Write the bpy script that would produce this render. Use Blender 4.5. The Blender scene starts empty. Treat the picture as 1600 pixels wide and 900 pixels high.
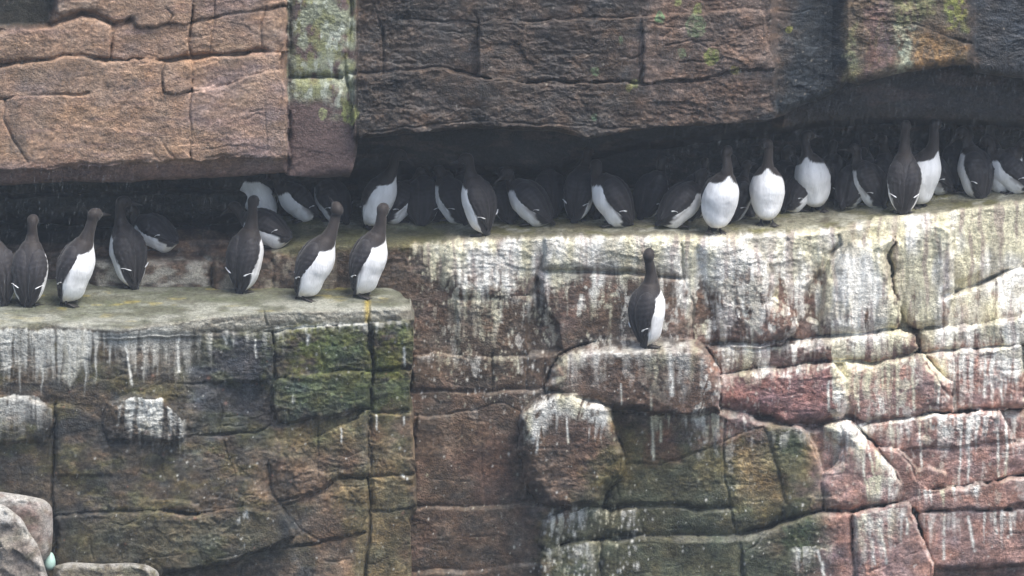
import bpy, math, random
import numpy as np

# ------------------------------------------------------------------ camera, light, exposure
scene = bpy.context.scene
PITCH = math.radians(16.0)
DIST = 25.0
FOC = 200.0
cp, sp = math.cos(PITCH), math.sin(PITCH)
CAM = (0.0, -DIST * cp, DIST * sp)
cam_data = bpy.data.cameras.new("camera")
cam_data.lens = FOC
cam_data.sensor_width = 36.0
cam_data.clip_start = 0.5
cam_data.clip_end = 3000.0
cam = bpy.data.objects.new("camera", cam_data)
cam.location = CAM
cam.rotation_euler = (math.pi / 2 - PITCH, 0.0, 0.0)
scene.collection.objects.link(cam)
scene.camera = cam

SUN_EL, SUN_AZ = math.radians(63), math.radians(130)     # azimuth clockwise from +Y (north)
world = bpy.data.worlds.new("World")
scene.world = world
world.use_nodes = True
wn = world.node_tree
wn.nodes.clear()
sky = wn.nodes.new("ShaderNodeTexSky")
sky.sky_type = 'NISHITA'
sky.sun_disc = False
sky.sun_elevation = SUN_EL
sky.sun_rotation = SUN_AZ
sky.air_density = 1.0
sky.dust_density = 3.0
sky.ozone_density = 1.0
bgn = wn.nodes.new("ShaderNodeBackground")
bgn.inputs['Strength'].default_value = 0.13
wo = wn.nodes.new("ShaderNodeOutputWorld")
wn.links.new(sky.outputs[0], bgn.inputs['Color'])
wn.links.new(bgn.outputs[0], wo.inputs['Surface'])

sd = bpy.data.lights.new("sun", 'SUN')
sd.energy = 2.3
sd.angle = math.radians(32)
sd.color = (1.0, 0.97, 0.92)
sun = bpy.data.objects.new("sun", sd)
sx, sy, sz = math.sin(SUN_AZ) * math.cos(SUN_EL), math.cos(SUN_AZ) * math.cos(SUN_EL), math.sin(SUN_EL)
from mathutils import Vector
sun.rotation_euler = Vector((sx, sy, sz)).to_track_quat('Z', 'Y').to_euler()
sun.location = (sx * 20, sy * 20, sz * 20)
scene.collection.objects.link(sun)

scene.view_settings.view_transform = 'Standard'
scene.view_settings.look = 'None'
scene.view_settings.gamma = 1.0
scene.view_settings.use_curve_mapping = False
scene.view_settings.exposure = 1.0

# ------------------------------------------------------------------ helpers
KPX = 36.0 / FOC / 1600.0

def pos(u, v, Y):
    """point of the photograph's ray (u, v) at world depth Y, all arrays"""
    dx = (u - 800.0) * KPX
    up = (450.0 - v) * KPX
    dy = cp + sp * up
    dz = -sp + cp * up
    t = (Y - CAM[1]) / dy
    return t * dx, Y + 0 * t, CAM[2] + t * dz

def depth_at_z(u, v, Z):
    up = (450.0 - v) * KPX
    dy = cp + sp * up
    dz = -sp + cp * up
    return CAM[1] + (Z - CAM[2]) / dz * dy

def noise(u, v, sxx, syy, seed, octaves=1, gain=0.5):
    out = 0.0
    amp, tot = 1.0, 0.0
    for o in range(octaves):
        rng = np.random.RandomState(seed + 31 * o)
        N = 256
        R = rng.rand(N, N)
        a = u / sxx * 2 ** o + 37.3 * (o + 1) + 1000
        b = v / syy * 2 ** o + 11.7 * (o + 1) + 1000
        ia = np.floor(a).astype(np.int64)
        ib = np.floor(b).astype(np.int64)
        fa = a - ia
        fb = b - ib
        fa = fa * fa * (3 - 2 * fa)
        fb = fb * fb * (3 - 2 * fb)
        i0, i1, j0, j1 = ia % N, (ia + 1) % N, ib % N, (ib + 1) % N
        val = (R[j0, i0] * (1 - fa) + R[j0, i1] * fa) * (1 - fb) + (R[j1, i0] * (1 - fa) + R[j1, i1] * fa) * fb
        out = out + amp * (val - 0.5) * 2
        tot += amp
        amp *= gain
    return out / tot

def facets(u, v, cw, ch, seed, tilt=1.0):
    """jittered cells, each a tilted plane: broken, angular stone"""
    rng = np.random.RandomState(seed)
    N = 128
    JX, JY, H, TX, TY = rng.rand(N, N), rng.rand(N, N), rng.rand(N, N), rng.randn(N, N), rng.randn(N, N)
    a, b = u / cw + 1000, v / ch + 1000
    ia, ib = np.floor(a).astype(np.int64), np.floor(b).astype(np.int64)
    best = np.full(u.shape, 1e9); out = np.zeros(u.shape)
    for di in (-1, 0, 1):
        for dj in (-1, 0, 1):
            i, j = (ia + di) % N, (ib + dj) % N
            ddx, ddy = a - (ia + di + JX[j, i]), b - (ib + dj + JY[j, i])
            d = ddx * ddx + ddy * ddy
            w = d < best
            best = np.where(w, d, best)
            out = np.where(w, H[j, i] - .5 + tilt * (TX[j, i] * ddx + TY[j, i] * ddy), out)
    return out

def sstep(a, b, x):
    t = np.clip((x - a) / (b - a), 0, 1)
    return t * t * (3 - 2 * t)

def smax(a, b, k):
    h = np.clip(0.5 + 0.5 * (a - b) / k, 0, 1)
    return b * (1 - h) + a * h + k * h * (1 - h)

def smin(a, b, k):
    return -smax(-a, -b, k)

def interp(u, pts):
    return np.interp(u, [p[0] for p in pts], [p[1] for p in pts])

def seg_dist(U, V, pts, closed=False):
    d = np.full(U.shape, 1e9)
    n = len(pts)
    for i in range(n if closed else n - 1):
        (x0, y0), (x1, y1) = pts[i], pts[(i + 1) % n]
        dx, dy = x1 - x0, y1 - y0
        L = dx * dx + dy * dy + 1e-9
        t = np.clip(((U - x0) * dx + (V - y0) * dy) / L, 0, 1)
        d = np.minimum(d, np.hypot(U - x0 - t * dx, V - y0 - t * dy))
    return d

def poly_sd(U, V, pts):
    """signed distance, positive inside"""
    d = seg_dist(U, V, pts, True)
    ins = np.zeros(U.shape, bool)
    n = len(pts)
    for i in range(n):
        (x0, y0), (x1, y1) = pts[i], pts[(i + 1) % n]
        if y0 == y1:
            continue
        c = ((y0 > V) != (y1 > V)) & (U < (x1 - x0) * (V - y0) / (y1 - y0) + x0)
        ins ^= c
    return np.where(ins, d, -d)

def window(U, V, pts, m):
    """boolean mask of a box round the points, to keep the distance work small"""
    xs = [p[0] for p in pts]
    ys = [p[1] for p in pts]
    return (U > min(xs) - m) & (U < max(xs) + m) & (V > min(ys) - m) & (V < max(ys) + m)

class Field:
    """a rock sheet: warped coordinates, depth and albedo"""
    def __init__(s, U, V, seed):
        s.U, s.V = U, V
        s.u = U + 6.5 * noise(U, V, 46, 46, seed, 4, .62)
        s.v = V + 6.5 * noise(U, V, 46, 46, seed + 7, 4, .62)
        s.seed = seed
        s.Y = np.zeros(U.shape)
        s.C = np.zeros(U.shape + (3,))
        s.wet = np.zeros(U.shape)
        s.varn = noise(U, V, 40, 40, seed + 3, 2)

    def crack(s, pts, w=2.2, d=.02, r=7.0):
        m = window(s.U, s.V, pts, max(30, r * 4))
        if not m.any():
            return
        D = seg_dist(s.u[m], s.v[m], pts)
        k = np.clip(.75 + 1.1 * s.varn[m], .08, 1.5)
        ww = np.maximum(w * .62 * (.6 + .45 * k), 1.25)
        d = d * s.cm
        s.Y[m] += k * (d * .9 * np.exp(-(D / ww) ** 2) + d * .16 * np.exp(-D / (r * .8)))

    def bed(s, pts, step=.03, cut=.02, rc=7.0, rt=10.0, fade=25):
        """bedding joint: stone above curls in to it, stone below stands forward with a top that faces up"""
        u0, u1 = pts[0][0], pts[-1][0]
        L = np.interp(s.u, [p[0] for p in pts], [p[1] for p in pts])
        win = sstep(u0 - fade, u0 + 1, s.u) * (1 - sstep(u1 - 1, u1 + fade, s.u))
        if u0 < 0: win = 1 - sstep(u1 - 1, u1 + fade, s.u)
        if u1 > 1590: win = sstep(u0 - fade, u0 + 1, s.u)
        d = s.v - L
        k = np.clip(.85 + .5 * s.varn, .3, 1.3)
        cut = cut * .75
        s.Y += win * k * np.where(d < 0, cut * np.exp(d / rc), cut * np.exp(-d / (rc * .3)))
        s.Y -= win * step * sstep(0, rt, d) * np.exp(-np.clip(d, 0, None) / 170.0)
        return d, win

    bm = 1.0
    cm = .8
    sat = 1.25
    grow = 3.5

    def block(s, pts, front, R=.05, rpx=16.0, Z=None, k=.012, tilt=(0, 0)):
        R *= s.bm; rpx *= .35 + .65 * s.bm
        m = window(s.U, s.V, pts, 20)
        d = poly_sd(s.u[m], s.v[m], pts) + 3.2 * noise(s.U[m], s.V[m], 17, 15, s.seed + 77, 3) + s.grow
        cx = np.mean([p[0] for p in pts]); cy = np.mean([p[1] for p in pts])
        f = front + tilt[0] * (s.U[m] - cx) / 100 + tilt[1] * (s.V[m] - cy) / 100
        rp = rpx * np.clip(.85 + 1.0 * s.varn[m], .3, 1.6)
        t = np.clip(1 - d / rp, 0, 1)
        yb = f + R * (1 - np.sqrt(np.clip(1 - t * t, 0, 1)))
        if Z is not None:
            yb = smax(yb, depth_at_z(s.U[m], s.V[m], Z), .03)
        cur = s.Y[m]
        s.Y[m] = np.where(d > 0, smin(cur, yb, k), cur)
        return m, d

    def rough(s, amp=1.0):
        u, v, q = s.U, s.V, s.seed
        amp = amp * (.35 + 1.0 * sstep(-.35, .4, noise(u, v, 130, 90, q + 50, 3)))
        s.Y += amp * (.011 * noise(u, v, 110, 80, q + 11, 2)
                      + .006 * noise(u, v, 38, 22, q + 12, 2)
                      + .0020 * noise(u, v, 30, 6, q + 13, 3)
                      + .0065 * facets(s.u + 8 * noise(u, v, 16, 16, q + 40, 2), s.v, 64, 34, q + 41, .55)
                      + .0036 * facets(s.u, s.v + 4 * noise(u, v, 9, 9, q + 42, 2), 24, 13, q + 43, .6)
                      + .0026 * facets(s.u, s.v, 9, 6, q + 44, .8)
                      + .0036 * (.35 - np.abs(noise(u, v, 20, 15, q + 14, 3)))
                      + .0040 * (np.abs(noise(u, v, 9, 8, q + 15, 2)))
                      + .0024 * noise(u, v, 4.2, 3.8, q + 16, 2))

    # albedo -------------------------------------------------
    def mottle(s, k=1.0):
        """blotches of darker, redder and paler stone, at three sizes"""
        u, v, q = s.U, s.V, s.seed + 800
        a = noise(u, v, 42, 34, q, 4, .65); b = noise(u, v, 15, 12, q + 9, 3, .65); c = noise(u, v, 5, 4.5, q + 17, 2, .7)
        g = np.exp(k * (1.0 * a + .75 * b + .55 * c))
        s.C = s.C * g[..., None]
        h = noise(u, v, 24, 22, q + 23, 3)[..., None]
        gm = s.C.mean(-1, keepdims=True); s.C = np.clip(gm + (s.C - gm) * s.sat, .004, 1)
        s.C = s.C * (1 + k * h * np.array((.28, .02, -.22)))

    def tint(s, mask, col, mottle=.0):
        m = np.clip(mask, 0, 1)[..., None]
        s.C = s.C * (1 - m) + np.array(col) * m

    def blob(s, pts, soft, jag=14.0, seed=0, scale=22):
        m = window(s.U, s.V, pts, soft + jag + 5)
        out = np.zeros(s.U.shape)
        d = poly_sd(s.U[m], s.V[m], pts) + jag * noise(s.U[m], s.V[m], scale, scale, s.seed + 200 + seed, 3, .6)
        out[m] = sstep(-soft, soft, d)
        return out

    def drips(s, pts, length, strength, seed, top=4.0, dens=.0, width=6.5):
        """white runs below an edge line"""
        u0, u1 = pts[0][0], pts[-1][0]
        uu = s.U + 3.0 * noise(s.U, s.V, 60, 26, s.seed + seed, 2)
        L = np.interp(s.u, [p[0] for p in pts], [p[1] for p in pts]) + 5 * noise(s.U, s.V * 0, 14, 9, seed + 3, 2)
        col = noise(uu, 0 * s.V, width, 10, seed + 1, 2, .7)
        big = noise(uu, 0 * s.V, 60, 10, seed + 2, 2)
        ln = length * np.clip(.55 + .9 * col + .7 * big, .02, 2.2)
        d = s.v - L
        win = sstep(u0 - 8, u0 + 8, s.U) * (1 - sstep(u1 - 8, u1 + 8, s.U))
        m = np.clip(1.15 - d / ln, 0, 1) * (d > -top) * sstep(-.55 - dens, .45 - dens, col + .4 * big)
        brk = sstep(-.5, .25, noise(s.U, s.V, 7, 16, seed + 9, 3) + .2)
        return np.clip(m * win * strength * brk * 1.3, 0, 1)

    def specks(s, n, seed, box, rmin=.8, rmax=2.2, strength=1.0, tall=1.6):
        rng = np.random.RandomState(seed)
        out = np.zeros(s.U.shape)
        V0, U0 = s.V, s.U
        for i in range(n):
            x = box[0] + rng.rand() * (box[2] - box[0])
            y = box[1] + rng.rand() * (box[3] - box[1])
            r = rmin + (rmax - rmin) * rng.rand() ** 3
            j = int(round((x - U0[0, 0]) / STEP)); i_ = None
            if j < 4 or j >= U0.shape[1] - 5: continue
            ii = np.searchsorted(V0[:, j], y)
            a, b, c, e = max(0, ii - 5), ii + 6, j - 4, j + 5
            if ii < 5 or ii > V0.shape[0] - 6: continue
            sub = (U0[a:b, c:e] - x) ** 2 / r ** 2 + (V0[a:b, c:e] - y) ** 2 / (r * (1 + rng.rand() * tall)) ** 2
            out[a:b, c:e] = np.maximum(out[a:b, c:e], strength * (.5 + .5 * rng.rand()) * np.exp(-sub))
        return out

def sheet(name, X, Y, Z, C, wet, mat):
    """grid arrays -> one smooth mesh with albedo on its points"""
    nr, nc = X.shape
    me = bpy.data.meshes.new(name)
    n = nr * nc
    me.vertices.add(n)
    co = np.stack([X, Y, Z], -1).reshape(-1).astype(np.float32)
    me.vertices.foreach_set('co', co)
    idx = np.arange(n).reshape(nr, nc)
    q = np.stack([idx[1:, :-1], idx[1:, 1:], idx[:-1, 1:], idx[:-1, :-1]], -1).reshape(-1)
    nf = (nr - 1) * (nc - 1)
    me.loops.add(nf * 4)
    me.loops.foreach_set('vertex_index', q.astype(np.int32))
    me.polygons.add(nf)
    me.polygons.foreach_set('loop_start', (np.arange(nf) * 4).astype(np.int32))
    me.polygons.foreach_set('use_smooth', np.ones(nf, bool))
    me.update(calc_edges=True)
    at = me.attributes.new('albedo', 'FLOAT_COLOR', 'POINT')
    rgba = np.concatenate([np.clip(C, 0.005, .9), wet[..., None]], -1).reshape(-1).astype(np.float32)
    at.data.foreach_set('color', rgba)
    me.materials.append(mat)
    me.validate()
    o = bpy.data.objects.new(name, me)
    scene.collection.objects.link(o)
    return o

# ------------------------------------------------------------------ materials
def nodes_of(name):
    m = bpy.data.materials.new(name)
    m.use_nodes = True
    nt = m.node_tree
    nt.nodes.clear()
    out = nt.nodes.new('ShaderNodeOutputMaterial')
    b = nt.nodes.new('ShaderNodeBsdfPrincipled')
    nt.links.new(b.outputs[0], out.inputs[0])
    return m, nt, b

def rock_material():
    m, nt, b = nodes_of('sandstone')
    L = nt.links.new
    att = nt.nodes.new('ShaderNodeAttribute'); att.attribute_name = 'albedo'
    tc = nt.nodes.new('ShaderNodeTexCoord')
    n1 = nt.nodes.new('ShaderNodeTexNoise'); n1.inputs['Scale'].default_value = 55; n1.inputs['Detail'].default_value = 7; n1.inputs['Roughness'].default_value = .7
    n2 = nt.nodes.new('ShaderNodeTexNoise'); n2.inputs['Scale'].default_value = 190; n2.inputs['Detail'].default_value = 4; n2.inputs['Roughness'].default_value = .7
    mp = nt.nodes.new('ShaderNodeMapping'); mp.inputs['Scale'].default_value = (1, 1, 1.5)
    L(tc.outputs['Object'], mp.inputs[0]); L(mp.outputs[0], n1.inputs['Vector']); L(tc.outputs['Object'], n2.inputs['Vector'])
    r1 = nt.nodes.new('ShaderNodeMapRange'); r1.inputs['From Min'].default_value = .32; r1.inputs['From Max'].default_value = .68
    r1.inputs['To Min'].default_value = .55; r1.inputs['To Max'].default_value = 1.45
    L(n1.outputs['Fac'], r1.inputs['Value'])
    r2 = nt.nodes.new('ShaderNodeMapRange'); r2.inputs['From Min'].default_value = .3; r2.inputs['From Max'].default_value = .7
    r2.inputs['To Min'].default_value = .6; r2.inputs['To Max'].default_value = 1.4
    L(n2.outputs['Fac'], r2.inputs['Value'])
    mu = nt.nodes.new('ShaderNodeMath'); mu.operation = 'MULTIPLY'; L(r1.outputs[0], mu.inputs[0]); L(r2.outputs[0], mu.inputs[1])
    vm = nt.nodes.new('ShaderNodeVectorMath'); vm.operation = 'SCALE'
    L(att.outputs['Color'], vm.inputs[0]); L(mu.outputs[0], vm.inputs['Scale'])
    L(vm.outputs[0], b.inputs['Base Color'])
    rr = nt.nodes.new('ShaderNodeMapRange'); rr.inputs['To Min'].default_value = .86; rr.inputs['To Max'].default_value = .42
    L(att.outputs['Alpha'], rr.inputs['Value']); L(rr.outputs[0], b.inputs['Roughness'])
    b.inputs['Specular IOR Level'].default_value = .35
    vo = nt.nodes.new('ShaderNodeTexVoronoi'); vo.inputs['Scale'].default_value = 120; L(tc.outputs['Object'], vo.inputs['Vector'])
    ad = nt.nodes.new('ShaderNodeMath'); ad.operation = 'MULTIPLY_ADD'; ad.inputs[1].default_value = .35
    L(vo.outputs['Distance'], ad.inputs[0]); L(n1.outputs['Fac'], ad.inputs[2])
    ad2 = nt.nodes.new('ShaderNodeMath'); ad2.operation = 'MULTIPLY_ADD'; ad2.inputs[1].default_value = .4
    L(n2.outputs['Fac'], ad2.inputs[0]); L(ad.outputs[0], ad2.inputs[2])
    bp = nt.nodes.new('ShaderNodeBump'); bp.inputs['Strength'].default_value = .8; bp.inputs['Distance'].default_value = .008
    n3 = nt.nodes.new('ShaderNodeTexNoise'); n3.inputs['Scale'].default_value = 3.2; n3.inputs['Detail'].default_value = 3; L(tc.outputs['Object'], n3.inputs['Vector'])
    r3 = nt.nodes.new('ShaderNodeMapRange'); r3.inputs['From Min'].default_value = .38; r3.inputs['From Max'].default_value = .62; r3.inputs['To Min'].default_value = .25; r3.inputs['To Max'].default_value = 1.0
    L(n3.outputs['Fac'], r3.inputs['Value']); L(r3.outputs[0], bp.inputs['Strength'])
    L(ad2.outputs[0], bp.inputs['Height']); L(bp.outputs[0], b.inputs['Normal'])
    return m

ROCK = rock_material()
STEP = 1.5

# palette, linear albedo
ORANGE = (.315, .205, .138); PINK = (.265, .192, .170); PURPLE = (.150, .106, .102); MAROON = (.125, .078, .070)
BROWN = (.115, .082, .062); DARK = (.052, .046, .042); SLATE = (.062, .064, .066); TAN = (.23, .17, .12)
GUANO = (.82, .80, .73); GUANOY = (.68, .64, .46); GREY = (.30, .31, .27); MOSSG = (.155, .165, .095)
ALGAE = (.060, .080, .025); OLIVE = (.115, .105, .055); LICHEN = (.26, .29, .13); LICHW = (.36, .39, .31); OCHRE = (.30, .20, .05)
# ------------------------------------------------------------------ the cliff face with the upper ledge and the recess behind it
def grid(u0, u1, v0, v1):
    us = np.arange(u0, u1 + STEP, STEP)
    vs = np.arange(v0, v1 + STEP, STEP)
    return np.meshgrid(us.astype(float), vs.astype(float))

U, V = grid(-160, 1760, 40, 1040)
F = Field(U, V, 100); F.bm = .92; F.cm = .5; F.grow = 4.5
u, v = F.u, F.v
FACE = [(-200, .34), (300, .30), (330, .20), (430, .13), (560, .08), (640, .06), (850, .0), (1080, -.03), (1200, .03), (1350, .13), (1600, .42), (1800, .66)]
EDGE = [(-200, 400), (300, 385), (330, 392), (430, 392), (470, 382), (560, 383), (650, 383), (700, 378), (850, 373), (1055, 371), (1065, 374), (1170, 368), (1240, 366), (1312, 362), (1370, 348), (1450, 338), (1600, 318), (1800, 290)]
ucol = u
yf = interp(u, FACE)
ed = interp(u, EDGE)
up_ = (450.0 - ed) * KPX
t_ = (yf - CAM[1]) / (cp + sp * up_)
zl = CAM[2] + t_ * (-sp + cp * up_)
top = depth_at_z(U, V, zl - .012 * noise(u, v, 60, 12, 5, 2))
face = yf - .05 * sstep(380, 1000, v) - .03 * sstep(560, 640, v) * sstep(1050, 1200, u)
ledge = smax(top, face, .045)
lip2 = interp(u, [(-200, 330), (120, 345), (300, 352), (560, 268), (700, 262), (830, 268), (880, 262), (920, 240), (960, 232), (1100, 215), (1200, 200), (1300, 188), (1400, 186), (1600, 190), (1800, 192)])
back_far = interp(u, [(-200, .62), (450, .60), (560, .80), (1200, .80), (1800, 1.15)])
back_near = interp(u, [(-200, .48), (450, .5), (560, .46), (1180, .40), (1225, .20), (1350, .25), (1600, .44), (1800, .58)])
back = back_near + (back_far - back_near) * sstep(-2, 8, v - lip2) + .05 * np.exp(-np.clip(lip2 - v, 0, 99) / 7)
F.Y = smin(back, ledge, .03)
ontop = (F.Y < back - .03) & (V < ed - 6)

# right-hand beds, each standing a little forward of the one above
F.bed([(855, 420), (900, 423), (990, 427), (1063, 433)], .008, .028, 6, 8)
F.bed([(640, 609), (710, 612), (750, 615), (807, 607), (853, 608)], .012, .018, 5, 6)
F.bed([(650, 557), (733, 553), (767, 560), (820, 557), (867, 553)], .006, .012, 5, 6)
F.bed([(640, 790), (757, 792), (827, 787), (907, 795), (1017, 790), (1140, 797)], .012, .026, 6, 8)
F.bed([(1060, 840), (1100, 840), (1150, 835), (1190, 827), (1233, 813), (1280, 800), (1327, 800), (1367, 787), (1413, 782), (1447, 773), (1500, 760), (1550, 752), (1610, 740)], .035, .045, 8, 12)
F.bed([(1120, 632), (1183, 648), (1233, 662), (1283, 663), (1313, 653), (1367, 655), (1417, 653), (1483, 645), (1517, 637), (1567, 640), (1610, 637)], .045, .060, 10, 16)
F.bed([(1130, 586), (1263, 570), (1352, 565), (1441, 554), (1512, 545), (1610, 536)], .04, .045, 8, 12)
F.bed([(1366, 517), (1405, 506), (1427, 513), (1512, 510), (1565, 499), (1610, 492)], .03, .035, 9, 12)
F.bed([(1478, 460), (1494, 453), (1533, 442), (1565, 428), (1610, 415)], .02, .12, 11, 6)
F.bed([(1114, 538), (1192, 538), (1221, 531), (1285, 527), (1345, 522), (1400, 517)], .035, .035, 8, 14)
F.bed([(1420, 803), (1517, 797), (1610, 790)], .03, .03, 6, 10)
F.bed([(1453, 893), (1533, 887), (1610, 883)], .02, .03, 6, 8)
F.bed([(640, 892), (757, 888), (823, 880)], .012, .02, 6, 8)
F.bed([(873, 850), (917, 838), (960, 840), (1007, 842), (1073, 842), (1140, 835)], .015, .03, 6, 10)
# recess strata
F.bed([(-160, 300), (60, 302), (300, 298), (430, 300)], .02, .05, 6, 8)
F.bed([(-160, 345), (100, 350), (235, 358), (360, 350)], .05, .05, 7, 10)

# whitewashed bulges and crust blocks
B = F.block
B([(1090, 380), (1150, 372), (1190, 400), (1206, 468), (1238, 490), (1244, 512), (1221, 533), (1192, 539), (1150, 545), (1125, 530), (1118, 480)], -.075, .06, 34)
B([(1290, 455), (1330, 380), (1392, 372), (1380, 398), (1390, 460), (1405, 480), (1400, 512), (1350, 522), (1288, 527), (1283, 480)], .02, .08, 32)
B([(1395, 378), (1440, 352), (1480, 348), (1486, 455), (1478, 500), (1425, 512), (1408, 480), (1398, 450)], .115, .06, 20)
B([(1285, 532), (1345, 524), (1405, 519), (1425, 530), (1428, 545), (1415, 556), (1350, 566), (1300, 568), (1270, 550)], .0, .06, 18)
B([(1436, 520), (1520, 512), (1600, 500), (1640, 498), (1640, 530), (1512, 543), (1443, 552)], .12, .05, 14)
B([(855, 375), (920, 372), (1060, 372), (1066, 428), (990, 424), (900, 419), (853, 416)], -.035, .05, 20)
B([(700, 384), (745, 380), (790, 378), (848, 380), (852, 402), (838, 430), (828, 462), (763, 467), (720, 462), (690, 440)], .005, .045, 18)
B([(764, 470), (828, 465), (834, 480), (824, 500), (822, 552), (768, 556), (720, 552), (718, 470)], .012, .035, 14)
B([(1070, 438), (1084, 470), (1086, 525), (1000, 532), (878, 552), (872, 510), (850, 480), (850, 430), (950, 430)], -.01, .035, 14)
B([(1126, 590), (1263, 574), (1300, 575), (1320, 600), (1318, 650), (1283, 661), (1235, 660), (1183, 646), (1124, 630), (1122, 610)], -.10, .08, 24)
B([(1322, 572), (1441, 558), (1484, 600), (1486, 640), (1417, 651), (1367, 653), (1320, 650), (1312, 610)], -.02, .07, 20)
B([(1450, 557), (1512, 549), (1590, 541), (1598, 600), (1594, 634), (1567, 638), (1517, 634), (1490, 640), (1488, 600)], .09, .07, 20)
B([(1365, 662), (1483, 650), (1560, 645), (1582, 690), (1483, 697), (1433, 699), (1362, 695), (1345, 672)], -.03, .05, 14)
B([(1402, 702), (1483, 701), (1583, 693), (1612, 694), (1612, 735), (1550, 748), (1500, 756), (1450, 762), (1433, 748)], -.015, .04, 12)
B([(1288, 668), (1330, 662), (1358, 690), (1383, 720), (1406, 752), (1405, 776), (1368, 784), (1327, 797), (1290, 797), (1284, 750), (1316, 722), (1320, 700)], -.13, .07, 22)
B([(1448, 768), (1500, 764), (1610, 746), (1610, 786), (1517, 793), (1440, 798), (1420, 790)], -.07, .05, 12)
B([(1335, 806), (1367, 793), (1418, 788), (1436, 838), (1452, 880), (1454, 930), (1336, 930)], -.15, .05, 16)
B([(1440, 806), (1517, 801), (1610, 796), (1610, 878), (1533, 884), (1460, 888), (1450, 850)], -.06, .045, 14)
B([(1430, 735), (1450, 733), (1475, 740), (1474, 752), (1450, 762), (1432, 752)], -.06, .04, 10)
B([(1200, 670), (1250, 668), (1275, 700), (1281, 745), (1280, 796), (1230, 805), (1222, 760), (1210, 710)], -.11, .04, 14)
B([(1140, 690), (1190, 670), (1206, 710), (1218, 762), (1226, 788), (1190, 822), (1155, 830), (1152, 790), (1140, 745)], -.10, .04, 14)
B([(1160, 845), (1232, 818), (1284, 806), (1328, 806), (1331, 930), (1162, 930)], -.13, .04, 14)
# block the lone bird stands on
B([(860, 606), (863, 580), (872, 562), (905, 548), (945, 537), (1000, 531), (1085, 532), (1097, 545), (1112, 560), (1122, 582), (1121, 637), (1080, 650), (1017, 645), (957, 637), (900, 620)],
  -.25, .10, 24, Z=-.222)
# round topped boulder jammed below it
B([(813, 662), (820, 641), (847, 624), (870, 615), (897, 617), (940, 631), (953, 641), (956, 663), (966, 703), (974, 733), (961, 751), (948, 762), (934, 787), (853, 788), (827, 760), (817, 700)],
  -.27, .12, 34, tilt=(0, .02))
B([(1362, 700), (1400, 702), (1425, 728), (1436, 752), (1446, 764), (1420, 786), (1404, 780), (1404, 752), (1383, 718)], -.07, .03, 12)
B([(853, 815), (887, 798), (933, 793), (950, 800), (993, 800), (995, 833), (950, 833), (893, 838), (857, 858), (846, 850)], -.13, .05, 14)
B([(960, 645), (1017, 650), (1080, 656), (1128, 650), (1132, 685), (1090, 707), (1030, 720), (978, 722), (970, 690)], -.095, .035, 10)
B([(978, 726), (1090, 712), (1136, 692), (1138, 785), (1090, 790), (1017, 785), (950, 787), (965, 760)], -.09, .035, 12)
B([(850, 862), (905, 846), (936, 845), (934, 930), (846, 930)], -.13, .04, 12)
B([(943, 846), (1007, 846), (1150, 842), (1153, 930), (941, 930)], -.12, .04, 12)
B([(655, 653), (733, 646), (770, 634), (787, 632), (808, 645), (812, 690), (822, 735), (834, 783), (757, 789), (650, 786)], .0, .025, 10)
B([(648, 560), (733, 557), (767, 563), (767, 604), (700, 608), (646, 604)], .005, .02, 8)
B([(774, 562), (820, 560), (820, 603), (775, 605)], .002, .02, 8)
# stones of the step at the left, under the upper ledge
B([(140, 470), (152, 408), (180, 398), (235, 400), (300, 400), (326, 412), (332, 470)], .10, .07, 22, Z=.088)
B([(228, 396), (232, 370), (262, 360), (300, 358), (352, 366), (356, 392), (300, 398)], .22, .05, 12, Z=.158)
for (xa, xb, ya) in ((334, 352, 412), (354, 374, 400), (376, 424, 408), (428, 452, 396), (455, 520, 402)):
    B([(xa, 475), (xa, ya + 6), (xa + 4, ya), (xb - 4, ya), (xb, ya + 6), (xb, 475)], .06, .04, 9)

# pocket left of the tall groove
m, d = None, None
for pts, dd in (([(837, 430), (848, 440), (847, 480), (870, 507), (877, 548), (867, 553), (827, 553), (822, 523), (823, 497), (833, 480), (827, 463)], .05),
                ([(1284, 420), (1300, 384), (1310, 378), (1298, 404), (1288, 452), (1282, 505), (1262, 500), (1256, 450)], .04),
                ([(1381, 396), (1394, 374), (1399, 378), (1390, 400), (1396, 458), (1390, 462)], .05),
                ([(1486, 440), (1530, 425), (1528, 444), (1496, 452)], .03)):
    mm = window(U, V, pts, 10)
    dsd = poly_sd(u[mm], v[mm], pts)
    F.Y[mm] += dd * sstep(-3, 6, dsd)

CR = F.crack
CR([(853, 376), (853, 400), (840, 430), (837, 457), (847, 463), (853, 490), (870, 510), (877, 550)], 3.2, .045, 9)
CR([(1063, 367), (1068, 430), (1080, 473), (1086, 527)], 2.6, .04, 8)
CR([(763, 468), (800, 463), (830, 463)], 2, .02)
CR([(770, 553), (770, 607)]); CR([(823, 557), (823, 607)]); CR([(847, 560), (848, 607)])
CR([(650, 650), (733, 643), (770, 632), (787, 630), (813, 643)], 2.2, .02)
CR([(813, 643), (812, 687), (820, 733), (830, 773), (840, 790)], 3.4, .04, 9)
CR([(733, 640), (742, 660), (745, 690)], 1.8, .012); CR([(720, 650), (722, 700), (712, 760)], 1.6, .008)
CR([(757, 690), (752, 740), (757, 790)], 1.8, .012)
CR([(813, 660), (820, 640), (847, 623), (870, 615), (897, 618), (940, 632), (953, 640), (955, 663), (965, 703), (972, 733), (960, 750), (933, 787)], 2.4, .03, 6)
CR([(1130, 653), (1133, 717), (1140, 787), (1150, 833), (1158, 867), (1160, 940)], 2.8, .035, 7)
CR([(1030, 723), (1090, 710), (1133, 688), (1180, 668), (1193, 667)], 2, .018)
CR([(1193, 667), (1207, 707), (1220, 760), (1227, 787)], 2, .018)
CR([(900, 620), (957, 637), (1017, 645), (1080, 650), (1117, 637)], 2.6, .035, 7)
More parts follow.
